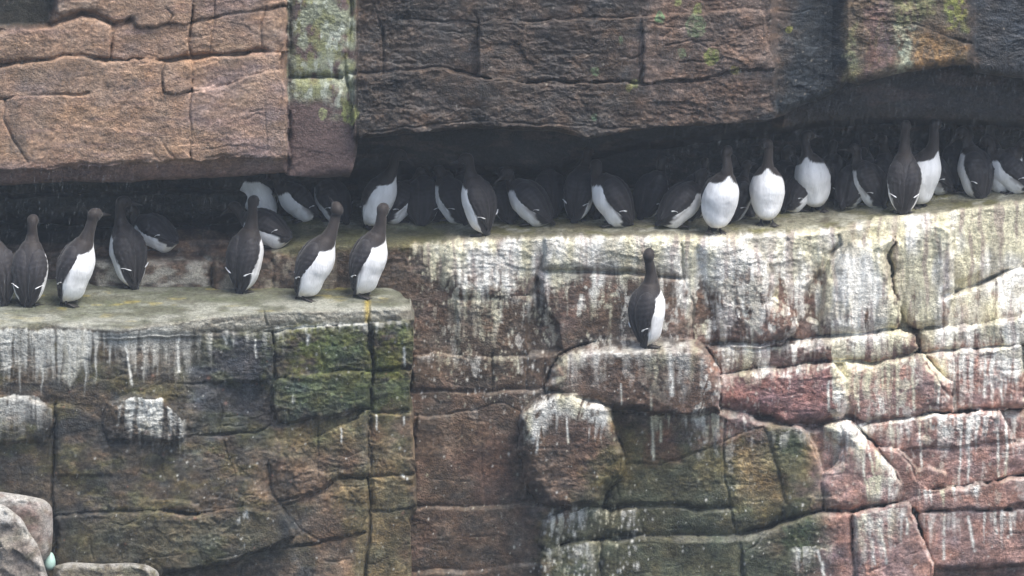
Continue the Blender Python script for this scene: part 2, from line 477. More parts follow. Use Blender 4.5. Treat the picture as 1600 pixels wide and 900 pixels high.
CR([(943, 840), (937, 930)], 2, .02); CR([(820, 800), (820, 877)], 2.4, .02)
CR([(1280, 733), (1307, 730), (1317, 720), (1320, 700), (1313, 667)], 2.2, .022)
CR([(1250, 663), (1273, 700), (1283, 747), (1280, 800)], 2.2, .02)
CR([(1333, 660), (1360, 687), (1383, 717), (1407, 750), (1407, 777)], 3.2, .045, 9)
CR([(1360, 697), (1400, 700), (1433, 700), (1483, 698), (1583, 690)], 2, .02)
CR([(1400, 703), (1423, 727), (1433, 750), (1447, 763)], 2.6, .03)
CR([(1563, 643), (1583, 690), (1604, 692)], 2.8, .03)
CR([(1330, 807), (1333, 930)], 2.8, .035); CR([(1420, 800), (1437, 840), (1450, 873), (1454, 930)], 3, .04)
CR([(1357, 890), (1393, 880), (1433, 863)], 3, .03); CR([(1157, 867), (1180, 853), (1197, 827)], 2, .02)
CR([(1309, 368), (1313, 382), (1292, 396), (1281, 424), (1285, 449)], 3, .035)
CR([(1395, 371), (1381, 396), (1388, 428), (1391, 460)], 3, .035)
CR([(1206, 471), (1238, 492), (1242, 513), (1221, 531)], 2.4, .02)
CR([(1448, 570), (1470, 600), (1486, 622)], 2, .018); CR([(1427, 524), (1436, 556)], 2, .02); CR([(1597, 545), (1600, 640)], 3, .03)
CR([(1121, 620), (1123, 580)], 2.6, .03); CR([(1316, 575), (1322, 650)], 2, .015)
CR([(1000, 800), (1004, 836)], 1.8, .012); CR([(1100, 840), (1102, 920)], 1.6, .01); CR([(1245, 820), (1250, 900)], 1.6, .01)
rngc = np.random.RandomState(4)
for i in range(70):                                   # small weathering cracks along the bedding
    x, y = 650 + rngc.rand() * 950, 560 + rngc.rand() * 340
    L_ = 15 + rngc.rand() * 55; sl = -.12 * sstep(1000, 1500, np.array(x)) + rngc.randn() * .08
    if rngc.rand() < .25: CR([(x, y), (x + rngc.randn() * 5, y + L_ * .6)], 1.3, .008, 4)
    else: CR([(x, y), (x + L_ * .5, y + sl * L_ * .5 + rngc.randn() * 2), (x + L_, y + sl * L_)], 1.3, .008, 4)
CR([(1478, 462), (1494, 454), (1533, 443), (1565, 429), (1600, 417), (1700, 395)], 8, .17, 9)
CR([(1183, 648), (1233, 661), (1283, 662), (1313, 652), (1367, 654), (1417, 652), (1483, 644), (1517, 636), (1567, 638), (1700, 636)], 6, .13, 9)
CR([(1114, 538), (1192, 537), (1221, 531), (1285, 527), (1345, 522), (1405, 515), (1437, 517)], 4.5, .08, 8)
CR([(1130, 586), (1263, 570), (1352, 565), (1441, 554), (1512, 545), (1610, 536)], 4, .07, 7)
CR([(1150, 835), (1190, 827), (1233, 813), (1280, 800), (1327, 800), (1367, 787), (1413, 782), (1447, 773), (1500, 760), (1550, 752), (1640, 735)], 4.5, .09, 8)
CR([(855, 606), (900, 621), (957, 638), (1017, 646), (1080, 651), (1118, 640)], 4.5, .08, 7)
CR([(850, 420), (900, 423), (990, 428), (1063, 433)], 5, .08, 8); CR([(850, 788), (907, 797), (950, 790), (1017, 788), (1090, 793), (1140, 797)], 4, .07, 8)
CR([(1333, 660), (1360, 687), (1383, 717), (1407, 750), (1407, 777)], 4, .08, 8)
CR([(930, 534), (905, 543), (872, 558), (858, 582), (854, 606), (858, 622)], 4.5, .10, 9); CR([(1104, 545), (1120, 562), (1127, 585), (1126, 636)], 4.5, .09, 8)
F.Y += (.013 * noise(U + 5 * noise(U, V, 60, 60, 90, 2), V, 12, 110, 91, 3) + .014 * noise(U, V, 36, 160, 92, 2)) * sstep(1080, 1290, U) * sstep(0, 20, v - ed) * sstep(545, 505, v)
F.rough(.6)
# smoother, slimed tread of the ledge
Yw = F.Y.copy()

# ---- albedo
lum = noise(U, V, 70, 45, 301, 3)
F.C[...] = np.array(BROWN)
F.tint(sstep(1000, 1250, u + 60 * lum) * sstep(430, 640, v + 30 * lum), PURPLE)
F.tint(.8 * sstep(.0, .5, noise(U, V, 90, 50, 302, 3)) * sstep(1060, 1160, u), MAROON)
F.tint(.85 * sstep(1110, 1050, u + 30 * lum) * sstep(380, 420, v) * sstep(680, 600, v), (.080, .062, .050))
F.tint(.55 * sstep(.05, .5, noise(U, V, 60, 60, 303, 3)) * (u > 640), (.17, .115, .095))
F.tint(.6 * sstep(-.05, .4, noise(U, V, 16, 9, 304, 3)), DARK)
F.tint(.35 * sstep(.1, .5, noise(U, V, 10, 6, 344, 3)), (.20, .15, .12))
F.tint(F.blob([(640, 420), (845, 520), (850, 900), (640, 930)], 60, 40, 1) * .55, (.095, .074, .056))
F.tint(F.blob([(955, 660), (1130, 690), (1280, 680), (1290, 800), (1260, 940), (850, 940), (850, 830), (930, 790)], 34, 44, 2) * .85, OLIVE)
F.tint(F.blob([(960, 730), (1120, 730), (1150, 800), (1240, 800), (1300, 850), (1260, 940), (860, 940), (860, 830)], 26, 50, 3, 30) * .8, (.058, .062, .044))
F.tint(F.blob([(1200, 668), (1250, 668), (1262, 700), (1240, 715), (1205, 700)], 10, 16, 4) * .7, (.04, .055, .035))
F.tint(F.blob([(1205, 820), (1290, 810), (1300, 850), (1220, 860)], 10, 16, 5) * .7, (.035, .05, .028))
F.tint(F.blob([(1150, 700), (1200, 690), (1222, 780), (1160, 790)], 14, 20, 6) * .6, (.20, .15, .09))
F.tint(F.blob([(1270, 660), (1330, 560), (1600, 540), (1800, 540), (1800, 940), (1320, 940)], 30, 20, 7) * .75, (.31, .205, .178))
F.tint(sstep(1150, 1300, u) * sstep(.05, .45, noise(U, V, 34, 20, 350, 3)) * .5 * (V > 540), (.18, .115, .105))
F.tint(F.blob([(1124, 580), (1300, 572), (1320, 650), (1235, 660), (1124, 630)], 8, 10, 17) * .7, (.22, .125, .115))
F.tint(F.blob([(700, 720), (800, 660), (812, 780), (760, 800)], 20, 26, 8) * .5, (.16, .095, .07))
F.tint(F.blob([(1000, 690), (1040, 660), (1060, 720), (1010, 730)], 12, 20, 9) * .5, (.22, .10, .07))
F.tint(F.blob([(864, 575), (905, 560), (1000, 565), (1100, 570), (1118, 640), (1017, 643), (900, 618)], 8, 10, 20) * .75, (.115, .080, .062))
F.mottle(.75)
# recess and back walls: dark albedo carries the recess shade, along with black algae
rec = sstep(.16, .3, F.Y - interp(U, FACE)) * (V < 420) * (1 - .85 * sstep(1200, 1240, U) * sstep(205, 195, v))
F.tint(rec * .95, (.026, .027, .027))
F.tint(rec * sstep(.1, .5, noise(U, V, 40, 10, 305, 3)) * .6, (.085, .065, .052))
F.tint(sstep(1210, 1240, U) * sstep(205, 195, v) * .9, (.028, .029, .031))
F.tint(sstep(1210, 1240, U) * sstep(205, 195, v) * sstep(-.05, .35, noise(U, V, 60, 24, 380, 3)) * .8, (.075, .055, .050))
rec2 = sstep(.37, .43, F.Y) * sstep(440, 420, U) * (V < 430)  # left recess: its shade painted darker into the albedo, by depth
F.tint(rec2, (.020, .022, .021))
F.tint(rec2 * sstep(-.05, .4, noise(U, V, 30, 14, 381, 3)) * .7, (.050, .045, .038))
# slime and guano on the tread
trd = np.clip(sstep(14, -6, v - ed + 6) * (F.Y < back - .02), 0, 1) * (u > 425)
F.tint(trd, (.24, .23, .165))
F.tint(trd * sstep(-.05, .45, noise(U, V, 40, 9, 306, 3)), (.175, .165, .075))
F.tint(trd * sstep(.1, .55, noise(U, V, 26, 7, 307, 3)), (.40, .39, .31))
F.tint(trd * sstep(.25, .6, noise(U, V, 18, 8, 308, 3)) * .7, (.105, .088, .060))
F.tint(F.blob([(430, 350), (560, 352), (700, 352), (700, 380), (560, 392), (440, 400)], 8, 10, 10) * .7, (.105, .108, .05))
for (cx, cy, rx, ry) in ((645, 383, 16, 10), (690, 402, 9, 16), (735, 376, 14, 7), (905, 352, 40, 8), (720, 385, 22, 7)):
    F.tint(.6 * np.exp(-((U - cx) / rx) ** 2 - ((V - cy) / ry) ** 2) * (.7 + .6 * noise(U, V, 8, 8, 309, 2)), (.22, .17, .055))
F.tint(F.blob([(150, 404), (326, 404), (330, 455), (150, 455)], 5, 6, 18) * sstep(-.5, .2, noise(U, V, 24, 12, 371, 3)) * .9, (.34, .32, .27))
F.tint(F.blob([(340, 402), (430, 400), (520, 404), (520, 460), (340, 460)], 8, 10, 19) * sstep(-.1, .3, noise(U, V, 14, 20, 372, 3)) * .8, (.26, .23, .18))
# whitewash down the face
dE = v - ed
st1 = noise(U + 4 * noise(U, V, 50, 30, 311, 2), V, 9, 110, 312, 3, .62)
st2 = noise(U + 3 * noise(U, V, 30, 20, 313, 2), V, 5.6, 60, 314, 3, .6)
pat = noise(U, V, 30, 30, 315, 3, .6)
reach = interp(U, [(425, 0), (600, 0), (660, 25), (690, 85), (760, 150), (840, 120), (880, 105), (960, 115), (1060, 120), (1090, 175), (1180, 190), (1240, 100), (1285, 120), (1300, 215), (1480, 225), (1600, 250), (1760, 260)])
heavy = interp(U, [(640, .5), (700, .9), (1060, 1.0), (1100, 1.2), (1240, .95), (1290, 1.6), (1500, 1.7), (1760, 1.7)])
env = np.clip(1.25 - dE / (reach * (1 + .5 * st1 + .4 * pat) + 4), 0, 1.2) * sstep(-14, 6, dE) * heavy
gu = sstep(.26, .80, env * (.78 + .38 * pat) + .30 * st2 + .26 * st1 + .12 * noise(U, V, 6, 5, 317, 2))
spl = sstep(.22, .42, noise(U + 3 * noise(U, V, 9, 9, 361, 2), V, 11, 22, 360, 4, .6)) * np.clip(1.5 - dE / (reach * 1.5 + 4), 0, 1) * np.clip(heavy, 0, 1) * (dE > 0)
gu = np.maximum(gu, spl * .9)
coat = sstep(62, 25, dE + 22 * pat + 14 * st1) * sstep(-8, 8, dE) * sstep(672, 720, U + 14 * pat) * sstep(-.75, -.1, noise(U, V, 12, 20, 370, 3) + .3)
gu = np.maximum(gu, coat * .82)
gu *= (U > 640)
# more stains where a surface looks up
Ys = F.Y
dY = np.zeros_like(Ys); dY[2:-2] = (Ys[:-4] - Ys[4:]) / (4 * STEP) / .0028
upf = sstep(.15, 1.0, dY)
zone = sstep(1080, 1200, U) * (1 - .86 * sstep(640, 700, V)) * (1 - .9 * sstep(630, 660, V) * sstep(1330, 1270, U)) + .10 * sstep(640, 700, U)
gu = np.maximum(gu, upf * zone * sstep(-.25, .35, st2 * .6 + pat * .7 + .15) * (V > 400) * .95)
DR = F.drips
for (pts, ln, s_, sd_) in (
    ([(1122, 588), (1263, 574), (1316, 572)], 38, .35, 21), ([(1316, 572), (1441, 558), (1512, 549), (1620, 540)], 95, .95, 22),
    ([(1255, 534), (1345, 526), (1428, 520)], 45, 1.0, 23), ([(1436, 520), (1512, 512), (1620, 498)], 40, 1.0, 24),
    ([(1128, 546), (1230, 542), (1280, 538)], 40, .9, 25), ([(1300, 666), (1365, 664), (1483, 652), (1620, 646)], 62, .95, 26),
    ([(1288, 672), (1330, 664), (1383, 720), (1406, 752)], 62, .9, 27), ([(1440, 770), (1510, 762), (1530, 760)], 26, .95, 28),
    ([(1336, 808), (1420, 792)], 70, .75, 29), ([(1440, 808), (1620, 798)], 62, .7, 30), ([(1020, 651), (1126, 652)], 36, .9, 31),
    ([(1355, 748), (1405, 748)], 40, .9, 32), ([(1480, 462), (1533, 446), (1620, 420)], 95, 1.0, 33),
    ([(866, 566), (905, 551), (1000, 548), (1085, 545), (1100, 560)], 58, .5, 34),
    ([(820, 645), (870, 622), (940, 638), (952, 650)], 62, .95, 35), ([(850, 816), (933, 796), (990, 802)], 26, .7, 36),
    ([(850, 862), (930, 846)], 60, .4, 37), ([(764, 471), (828, 467)], 75, .6, 38), ([(705, 470), (764, 470)], 110, .6, 39),
    ([(655, 560), (767, 562), (822, 560)], 18, .35, 40), ([(1240, 860), (1300, 850)], 40, .5, 41), ([(1190, 680), (1290, 668)], 22, .35, 42)):
    gu = np.maximum(gu, DR(pts, ln, s_, sd_))
# crusted heavy cap on the boulder and the perch
cap = F.blob([(815, 650), (845, 625), (870, 616), (900, 618), (945, 634), (954, 655), (945, 672), (925, 660), (880, 650), (850, 660), (835, 690), (822, 690)], 6, 9, 11, 12)
gu = np.maximum(gu, cap * sstep(-.5, .1, noise(U + V * .3, V, 5, 14, 330, 3)) * .85)
cap2 = F.blob([(866, 566), (905, 549), (1000, 536), (1085, 534), (1097, 548), (1108, 560), (1062, 556), (1040, 566), (985, 560), (905, 566), (880, 590), (864, 600)], 5, 9, 12, 12)
gu = np.maximum(gu, cap2 * sstep(-.6, .3, noise(U, V, 14, 8, 331, 3) - .1) * .62)
gu = np.maximum(gu, F.specks(700, 60, (640, 380, 1600, 900), .7, 1.9, .9, .8))
gu = np.maximum(gu, F.specks(160, 61, (850, 790, 1000, 900), 1, 2.6))
gu = np.maximum(gu, F.specks(300, 62, (640, 400, 860, 640), .8, 2))
for (pp, w_) in (([(1503, 660), (1501, 700), (1498, 757)], 1.9), ([(1512, 664), (1514, 720), (1513, 753)], 1.6), ([(1558, 668), (1561, 745)], 1.9), ([(1572, 660), (1574, 700), (1570, 743)], 2.2), ([(1437, 660), (1440, 730)], 1.6),
                 ([(1347, 676), (1350, 735), (1358, 782)], 2.3), ([(1357, 696), (1367, 747)], 1.6), ([(1475, 808), (1474, 873)], 2.2), ([(1513, 808), (1517, 835), (1523, 860)], 2.2), ([(1553, 800), (1558, 833)], 2.0), ([(1578, 800), (1580, 836)], 1.8),
                 ([(1377, 825), (1380, 850), (1385, 880)], 2.2), ([(1362, 860), (1367, 882)], 1.8), ([(1417, 810), (1418, 834)], 2.0), ([(1277, 860), (1284, 880), (1290, 910)], 2.2), ([(1295, 596), (1294, 642)], 1.8), ([(1303, 590), (1304, 615)], 1.5),
                 ([(1018, 652), (1021, 717)], 2.2), ([(845, 650), (838, 715)], 1.6), ([(885, 650), (888, 692)], 1.6), ([(1047, 552), (1050, 616)], 3.4), ([(1017, 612), (1018, 640)], 1.6), ([(680, 404), (680, 437)], 1.8), ([(783, 472), (782, 502)], 2.6),
                 ([(808, 563), (810, 582)], 1.6), ([(970, 600), (971, 632)], 1.2), ([(1033, 658), (1032, 690)], 2.0), ([(1490, 560), (1493, 640)], 2.4), ([(1470, 560), (1466, 630)], 2), ([(1425, 566), (1428, 640)], 2.2), ([(1404, 570), (1402, 648)], 1.8),
                 ([(1378, 575), (1380, 645)], 2.0), ([(1540, 552), (1538, 620)], 2.4), ([(1562, 552), (1566, 632)], 2.0), ([(1340, 590), (1342, 640)], 1.6), ([(1130, 442), (1136, 500)], 2.8), ([(1152, 440), (1165, 500), (1190, 520)], 3.6)):
    m = window(U, V, pp, 12)
    dd = seg_dist(U[m] + 1.6 * noise(U[m], V[m], 10, 12, 390, 2), V[m], pp); g2 = np.zeros(U.shape); g2[m] = np.exp(-(dd / w_) ** 2) * sstep(-.8, -.2, noise(U[m], V[m], 5, 9, 391, 2))
    gu = np.maximum(gu, g2)
ggap = sstep(-.75, -.2, noise(U, V, 6, 6, 333, 2))
gu = np.clip(gu * (.75 + .25 * ggap), 0, 1)
yel = sstep(-.1, .5, noise(U, V, 26, 80, 334, 3) + .3 * sstep(440, 350, v) + .22 * sstep(1280, 1480, U) * sstep(580, 500, V))
wcol = np.array(GUANO) * (1 - yel[..., None]) + np.array(GUANOY) * yel[..., None]
wcol = wcol * (.72 + .28 * sstep(-.6, .4, noise(U, V, 5, 16, 335, 3)))[..., None]
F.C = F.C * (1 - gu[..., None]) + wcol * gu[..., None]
F.tint(sstep(.05, .4, noise(U + 5 * noise(U, V, 40, 40, 338, 2), V, 8, 80, 336, 3)) * gu * .62 * (V < 560), (.25, .18, .17))
F.tint(sstep(.12, .4, noise(U, V, 22, 34, 337, 3)) * gu * .6 * (V < 560), (.36, .33, .25))
F.wet = .35 + .3 * lum
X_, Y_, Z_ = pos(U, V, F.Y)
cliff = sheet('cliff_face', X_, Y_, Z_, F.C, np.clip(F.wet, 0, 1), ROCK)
cliff['kind'] = 'structure'
WALL = (U, V, F.Y)

def lookup(fld, px, py):
    U_, V_, Y_ = fld
    j = int(round((px - U_[0, 0]) / STEP)); i = int(np.clip(np.searchsorted(V_[:, j], py), 0, V_.shape[0] - 1))
    return float(Y_[i, j])

# ------------------------------------------------------------------ the overhang above
us = np.arange(-160, 1760 + STEP, STEP)
LIP = [(-200, 292), (0, 290), (80, 284), (200, 284), (300, 280), (444, 271), (448, 275), (452, 276), (546, 277), (552, 262), (557, 240), (560, 217), (665, 206), (737, 201), (864, 206), (919, 217), (1027, 199), (1100, 196), (1195, 190), (1225, 180), (1250, 164), (1280, 156), (1312, 142), (1324, 130), (1341, 133), (1418, 112), (1516, 101), (1524, 112), (1560, 120), (1640, 128), (1800, 130)]
lipv = np.interp(us, [p[0] for p in LIP], [p[1] for p in LIP]) + 2.5 * noise(us, us * 0, 30, 30, 9, 3)
NR = int((290 + 150) / STEP)
tt = np.linspace(0, 1, NR)[:, None]
V = -150 + (lipv[None, :] + 150) * tt
U = np.repeat(us[None, :], NR, 0)
A = Field(U, V, 500); A.bm = .5; A.cm = .7; A.sat = .95
A.u = U + 2.2 * noise(U, V, 34, 34, 501, 3, .6)
u, v = A.u, A.v
FR = [(-200, -.14), (0, -.12), (300, -.10), (444, -.08), (449, -.03), (453, .03), (545, .05), (549, .05), (556, .05), (562, .05), (900, -.03), (1205, -.07), (1215, .03), (1255, .06), (1285, .10), (1300, .10), (1325, .05), (1510, .10), (1525, .18), (1800, .30)]
A.Y = interp(u, FR) + .0 * v
# lower edge rolls under; strata step back toward the lip
dl = lipv[None, :] - V
A.Y += .07 * (1 - np.sqrt(np.clip(1 - np.clip(1 - dl / 16, 0, 1) ** 2, 0, 1))) + .0 * dl
A.Y += .03 * sstep(30, 8, dl) * (U < 450)
B = A.block
# orange buttress blocks
B([(-200, 104), (68, 96), (98, 90), (176, 95), (258, 95), (253, 113), (253, 148), (268, 153), (319, 141), (294, 180), (294, 246), (262, 246), (75, 262), (-200, 268)], -.155, .04, 9, tilt=(.004, 0))
B([(303, 140), (356, 134), (394, 119), (436, 112), (441, 130), (447, 165), (449, 242), (300, 247), (297, 190)], -.15, .04, 10, tilt=(0, 0))
B([(262, 95), (298, 93), (296, 140), (270, 148), (258, 143), (256, 113)], -.16, .03, 9)
B([(304, 93), (409, 82), (436, 84), (434, 106), (394, 113), (356, 128), (319, 136), (302, 138)], -.135, .03, 8)
B([(302, 40), (338, 31), (412, 16), (447, 13), (448, 78), (409, 76), (302, 87)], -.125, .03, 8)
B([(178, 40), (204, 33), (216, 47), (262, 39), (296, 40), (292, 68), (296, 87), (262, 88), (176, 88)], -.13, .03, 8)
B([(-200, 100), (-200, 52), (75, 47), (105, 34), (128, 28), (150, 32), (172, 40), (170, 88), (98, 84), (68, 90)], -.15, .04, 10)
B([(105, 26), (128, 20), (150, 24), (180, 32), (204, 26), (216, 40), (258, 32), (296, 34), (298, -10), (290, -200), (85, -200), (85, 15)], -.15, .03, 8)
B([(304, 34), (334, 27), (412, 9), (447, 7), (447, -200), (306, -200)], -.13, .03, 8)
A.Y += .10 * sstep(6, -6, poly_sd(u, v, [(82, -300), (84, 15), (100, 27), (74, 41), (-300, 46), (-400, 900), (900, 900), (900, -300)]) * -1) * 0
mm = (u < 92) & (v < 46)
A.Y += np.where(mm, .07 * sstep(92, 78, u) * sstep(46, 36, v), 0)
# lichen column
B([(453, -200), (543, -200), (543, 0), (538, 50), (534, 112), (520, 117), (453, 118)], .0, .06, 22)
B([(453, 124), (520, 124), (536, 134), (546, 165), (557, 190), (557, 245), (550, 272), (453, 274)], -.015, .07, 26)
# dark wall
B([(752, 38), (839, 38), (1000, 28), (1000, 105), (991, 126), (882, 126), (774, 122), (750, 114)], -0.060, .03, 5)
B([(1006, 30), (1190, 17), (1194, 60), (1206, 104), (1155, 106), (1110, 122), (1008, 126)], -0.087, .035, 8)
B([(556, 122), (640, 115), (694, 111), (745, 122), (835, 132), (991, 136), (1104, 131), (1155, 114), (1206, 112), (1208, 186), (1027, 195), (919, 212), (864, 200), (737, 195), (556, 212)], -0.075, .03, 6)
B([(1218, -200), (1266, -200), (1266, 80), (1256, 140), (1222, 120)], 0.145, .07, 30)
B([(1316, -200), (1418, -200), (1422, 36), (1418, 108), (1341, 130), (1322, 122)], 0.105, .09, 34)
B([(1426, 44), (1477, 56), (1514, 70), (1514, 98), (1426, 108)], 0.135, .04, 14)
B([(1426, -200), (1500, -200), (1512, 30), (1514, 60), (1477, 48), (1426, 33)], 0.125, .04, 12)
CR = A.crack
CR([(-160, 104), (0, 101), (68, 94), (98, 88), (176, 92), (262, 92), (300, 90), (409, 79), (435, 81)], 5.0, .11, 8)
CR([(-160, 50), (0, 47), (75, 43), (105, 30), (128, 24), (150, 28), (180, 36), (204, 30)], 6.0, .12, 9)
CR([(204, 30), (216, 45), (262, 36), (270, 22), (259, 11)], 1.8, .02, 5)
CR([(176, 36), (172, 92)], 2, .02); CR([(300, -150), (300, 38), (294, 68), (300, 90), (298, 143), (296, 180), (300, 203), (294, 250)], 1.8, .03, 4)
CR([(300, 36), (338, 28), (412, 13), (446, 11)], 1.8, .022, 5); CR([(338, -40), (334, 30), (326, 83)], 1.5, .015, 4); CR([(416, 8), (407, 41), (409, 79)], 1.5, .016, 4)
CR([(259, 92), (253, 113), (255, 146), (270, 150)], 2.8, .035, 7); CR([(270, 150), (319, 139), (356, 131), (394, 116), (435, 109)], 1.7, .022, 4)
CR([(0, 154), (75, 150), (109, 148), (139, 143)], 2.4, .035, 7); CR([(8, 154), (6, 188), (23, 225), (45, 255)], 2.6, .03, 9)
CR([(270, 184), (251, 214), (262, 233), (274, 248)], 3, .022, 12); CR([(312, 232), (400, 228), (446, 244)], 1.3, .006)
CR([(75, 262), (262, 248), (446, 243)], 2.4, .018, 9)
CR([(412, 150), (416, 200), (420, 245)], 1.6, .008, 5); CR([(425, 110), (440, 140), (437, 170)], 2, .012, 6)
CR([(450, -150), (448, 60), (447, 120), (450, 180), (450, 276)], 3.5, .05, 9); CR([(452, 120), (534, 121)], 3.5, .05, 8)
CR([(545, -150), (548, 30), (544, 90)], 4, .05, 9); CR([(540, 92), (541, 120), (556, 170)], 3, .03, 9)
CR([(542, 116), (640, 109), (694, 105), (745, 116), (774, 125), (835, 127), (882, 129), (991, 130), (1100, 125), (1155, 108), (1208, 112)], 2.2, .03, 7)
CR([(629, 29), (745, 36), (839, 34), (919, 27), (1010, 25)], 2, .02, 6)
CR([(585, 15), (598, 47), (600, 83), (598, 116)], 2.6, .03, 9); CR([(738, 18), (747, 33), (745, 72)], 2, .02); CR([(998, 65), (998, 105)], 2.4, .02)
CR([(560, 214), (665, 196), (737, 190), (864, 197), (1000, 200)], 2, .02, 6)
CR([(1190, -150), (1190, 17), (1194, 60), (1208, 105)], 1.8, .012, 7)
CR([(1425, 38), (1477, 52), (1516, 66)], 3, .03, 7); CR([(1040, 70), (1080, 60), (1110, 75)], 1.5, .01)
rngc = np.random.RandomState(14)
for i in range(70):
    x, y = 560 + rngc.rand() * 660, -20 + rngc.rand() * 210
    L_ = 12 + rngc.rand() * 45
    CR([(x, y), (x + L_ * .5, y + rngc.randn() * 4), (x + L_, y + rngc.randn() * 5)], 1.2, .008, 4)
for i in range(30):
    x, y = rngc.rand() * 430, rngc.rand() * 260
    L_ = 12 + rngc.rand() * 35
    CR([(x, y), (x + L_ * .5, y + rngc.randn() * 3), (x + L_, y - .1 * L_)], 1.0, .005, 4)
A.rough(np.where(U < 556, .36, .85))
A.Y += (.007 * np.abs(noise(U, V, 34, 16, 560, 3)) ) * (U > 560)

A.C[...] = np.array(ORANGE)
n1 = noise(U, V, 120, 60, 601, 3); n2 = noise(U, V, 46, 22, 602, 3)
A.tint(sstep(-.1, .5, n1 + .35 * sstep(250, 430, u)), PINK)
A.tint(.45 * sstep(.0, .5, n2), (.33, .20, .11)); A.tint(.4 * sstep(.1, .6, noise(U, V, 60, 8, 603, 3)), (.17, .11, .105))
A.tint(.45 * sstep(.1, .6, noise(U, V, 20, 12, 604, 3)), (.16, .105, .07))
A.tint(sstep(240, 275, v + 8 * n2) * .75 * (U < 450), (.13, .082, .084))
A.tint(A.blob([(-20, -60), (84, -60), (86, 10), (80, 40), (-20, 46)], 10, 8, 1), (.034, .032, .024))
A.tint(A.blob([(90, 5), (150, 0), (130, 22), (108, 30), (90, 36), (82, 30)], 4, 5, 2) * .6, (.36, .27, .20))
A.tint(A.blob([(0, 90), (170, 98), (178, 125), (20, 130), (-30, 120)], 14, 14, 3) * .4, (.13, .10, .07))
A.tint(A.blob([(8, 150), (30, 160), (45, 250), (20, 230)], 6, 8, 4) * .6, (.09, .075, .062))
A.mottle(.38)
# column
col = sstep(447, 452, u) * sstep(562, 552, u)
A.tint(col, (.115, .080, .074))
lich = col * sstep(178, 140, v + 22 * noise(U, V, 20, 20, 605, 3) + .35 * (505 - u))
A.tint(lich * sstep(-.35, .05, noise(U, V, 16, 20, 606, 3)) * .95, (.25, .27, .19))
A.tint(lich * sstep(.0, .3, noise(U, V, 10, 14, 607, 3)) * .6, (.20, .205, .075))
A.tint(lich * sstep(.15, .4, noise(U, V, 8, 16, 608, 3)) * .8, (.40, .43, .36))
A.tint(lich * sstep(468, 452, u) * .8, (.07, .07, .055))
# the dark wall
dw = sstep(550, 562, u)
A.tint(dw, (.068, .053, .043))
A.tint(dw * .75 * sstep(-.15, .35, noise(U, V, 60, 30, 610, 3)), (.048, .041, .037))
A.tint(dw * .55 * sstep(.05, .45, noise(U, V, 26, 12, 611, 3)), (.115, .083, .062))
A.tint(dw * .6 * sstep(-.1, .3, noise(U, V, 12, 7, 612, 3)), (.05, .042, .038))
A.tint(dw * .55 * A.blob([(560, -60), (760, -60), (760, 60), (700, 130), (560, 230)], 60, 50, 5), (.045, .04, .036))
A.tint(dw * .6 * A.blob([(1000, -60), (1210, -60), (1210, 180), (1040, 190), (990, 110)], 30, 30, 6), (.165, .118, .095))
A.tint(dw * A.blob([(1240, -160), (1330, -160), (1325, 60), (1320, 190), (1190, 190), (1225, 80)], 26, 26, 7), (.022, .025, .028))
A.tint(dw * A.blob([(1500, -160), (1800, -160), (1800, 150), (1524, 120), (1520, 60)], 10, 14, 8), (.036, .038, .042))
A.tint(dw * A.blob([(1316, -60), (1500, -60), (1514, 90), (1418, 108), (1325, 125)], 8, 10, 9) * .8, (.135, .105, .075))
for (pts, sdx, c, k) in (([(1322, 40), (1338, 40), (1340, 130), (1322, 126)], 13, (.22, .22, .13), .8), ([(1400, 40), (1428, 40), (1424, 108), (1402, 112)], 14, (.32, .33, .25), .85),
                         ([(1470, -20), (1505, -20), (1512, 45), (1480, 45)], 15, (.22, .22, .07), .8), ([(1425, 50), (1480, 60), (1510, 72), (1505, 98), (1430, 105)], 16, (.24, .155, .08), .75),
                         ([(1395, -20), (1460, -20), (1460, 26), (1400, 40)], 17, (.20, .20, .10), .6), ([(1350, 10), (1390, 0), (1395, 100), (1350, 118)], 18, (.13, .085, .085), .6)):
    A.tint(A.blob(pts, 6, 10, sdx, 12) * k * sstep(-.55, .1, noise(U, V, 5, 9, 620 + sdx, 2)), c)
_k = A.C.copy(); A.sat = 1.15; A.mottle(.75); A.C = np.where((U > 556)[..., None], A.C, _k)
# round lichen rosettes
for (cx, cy, r, c) in ((1087, 41, 17, (.15, .18, .10)), (1112, 88, 13, (.20, .22, .07)), (1066, 83, 8, (.15, .17, .10)), (1090, 14, 8, (.18, .20, .07)), (1031, 28, 9, (.13, .20, .10)), (1060, 3, 6, (.2, .22, .08)),
                       (930, 112, 7, (.13, .17, .09)), (970, 62, 5, (.12, .16, .09)), (929, 183, 6, (.10, .15, .09)), (992, 130, 7, (.15, .16, .07)), (982, 138, 6, (.17, .16, .06)), (1148, 110, 8, (.17, .15, .05)), (1232, 46, 6, (.2, .2, .06)),
                       (547, 178, 14, (.25, .27, .10)), (542, 165, 9, (.24, .25, .10)), (504, 178, 8, (.27, .29, .15))):
    dd = np.hypot(U - cx, (V - cy) * .85) + 3.5 * noise(U, V, 6, 6, 640 + cx, 3)
    rim = .8 + .35 * np.exp(-((dd - r * .82) / 2.2) ** 2)
    mk = sstep(r, r - 2, dd) * (.45 + .55 * sstep(-.3, .2, noise(U, V, 4, 4, 641, 3)))
    mk = mk[..., None]
    A.C = A.C * (1 - mk) + np.array(c) * rim[..., None] * mk
A.tint(A.specks(320, 66, (560, 0, 1600, 230), .6, 1.5, .7, .3), (.4, .36, .3))
A.tint(A.specks(220, 67, (0, 0, 448, 260), .7, 1.5, .5), (.42, .33, .27))
A.wet = .3 + .5 * dw * (1 - sstep(980, 1050, U)) + .4 * sstep(1500, 1530, U)
AX, AY, AZ = pos(U, V, A.Y)
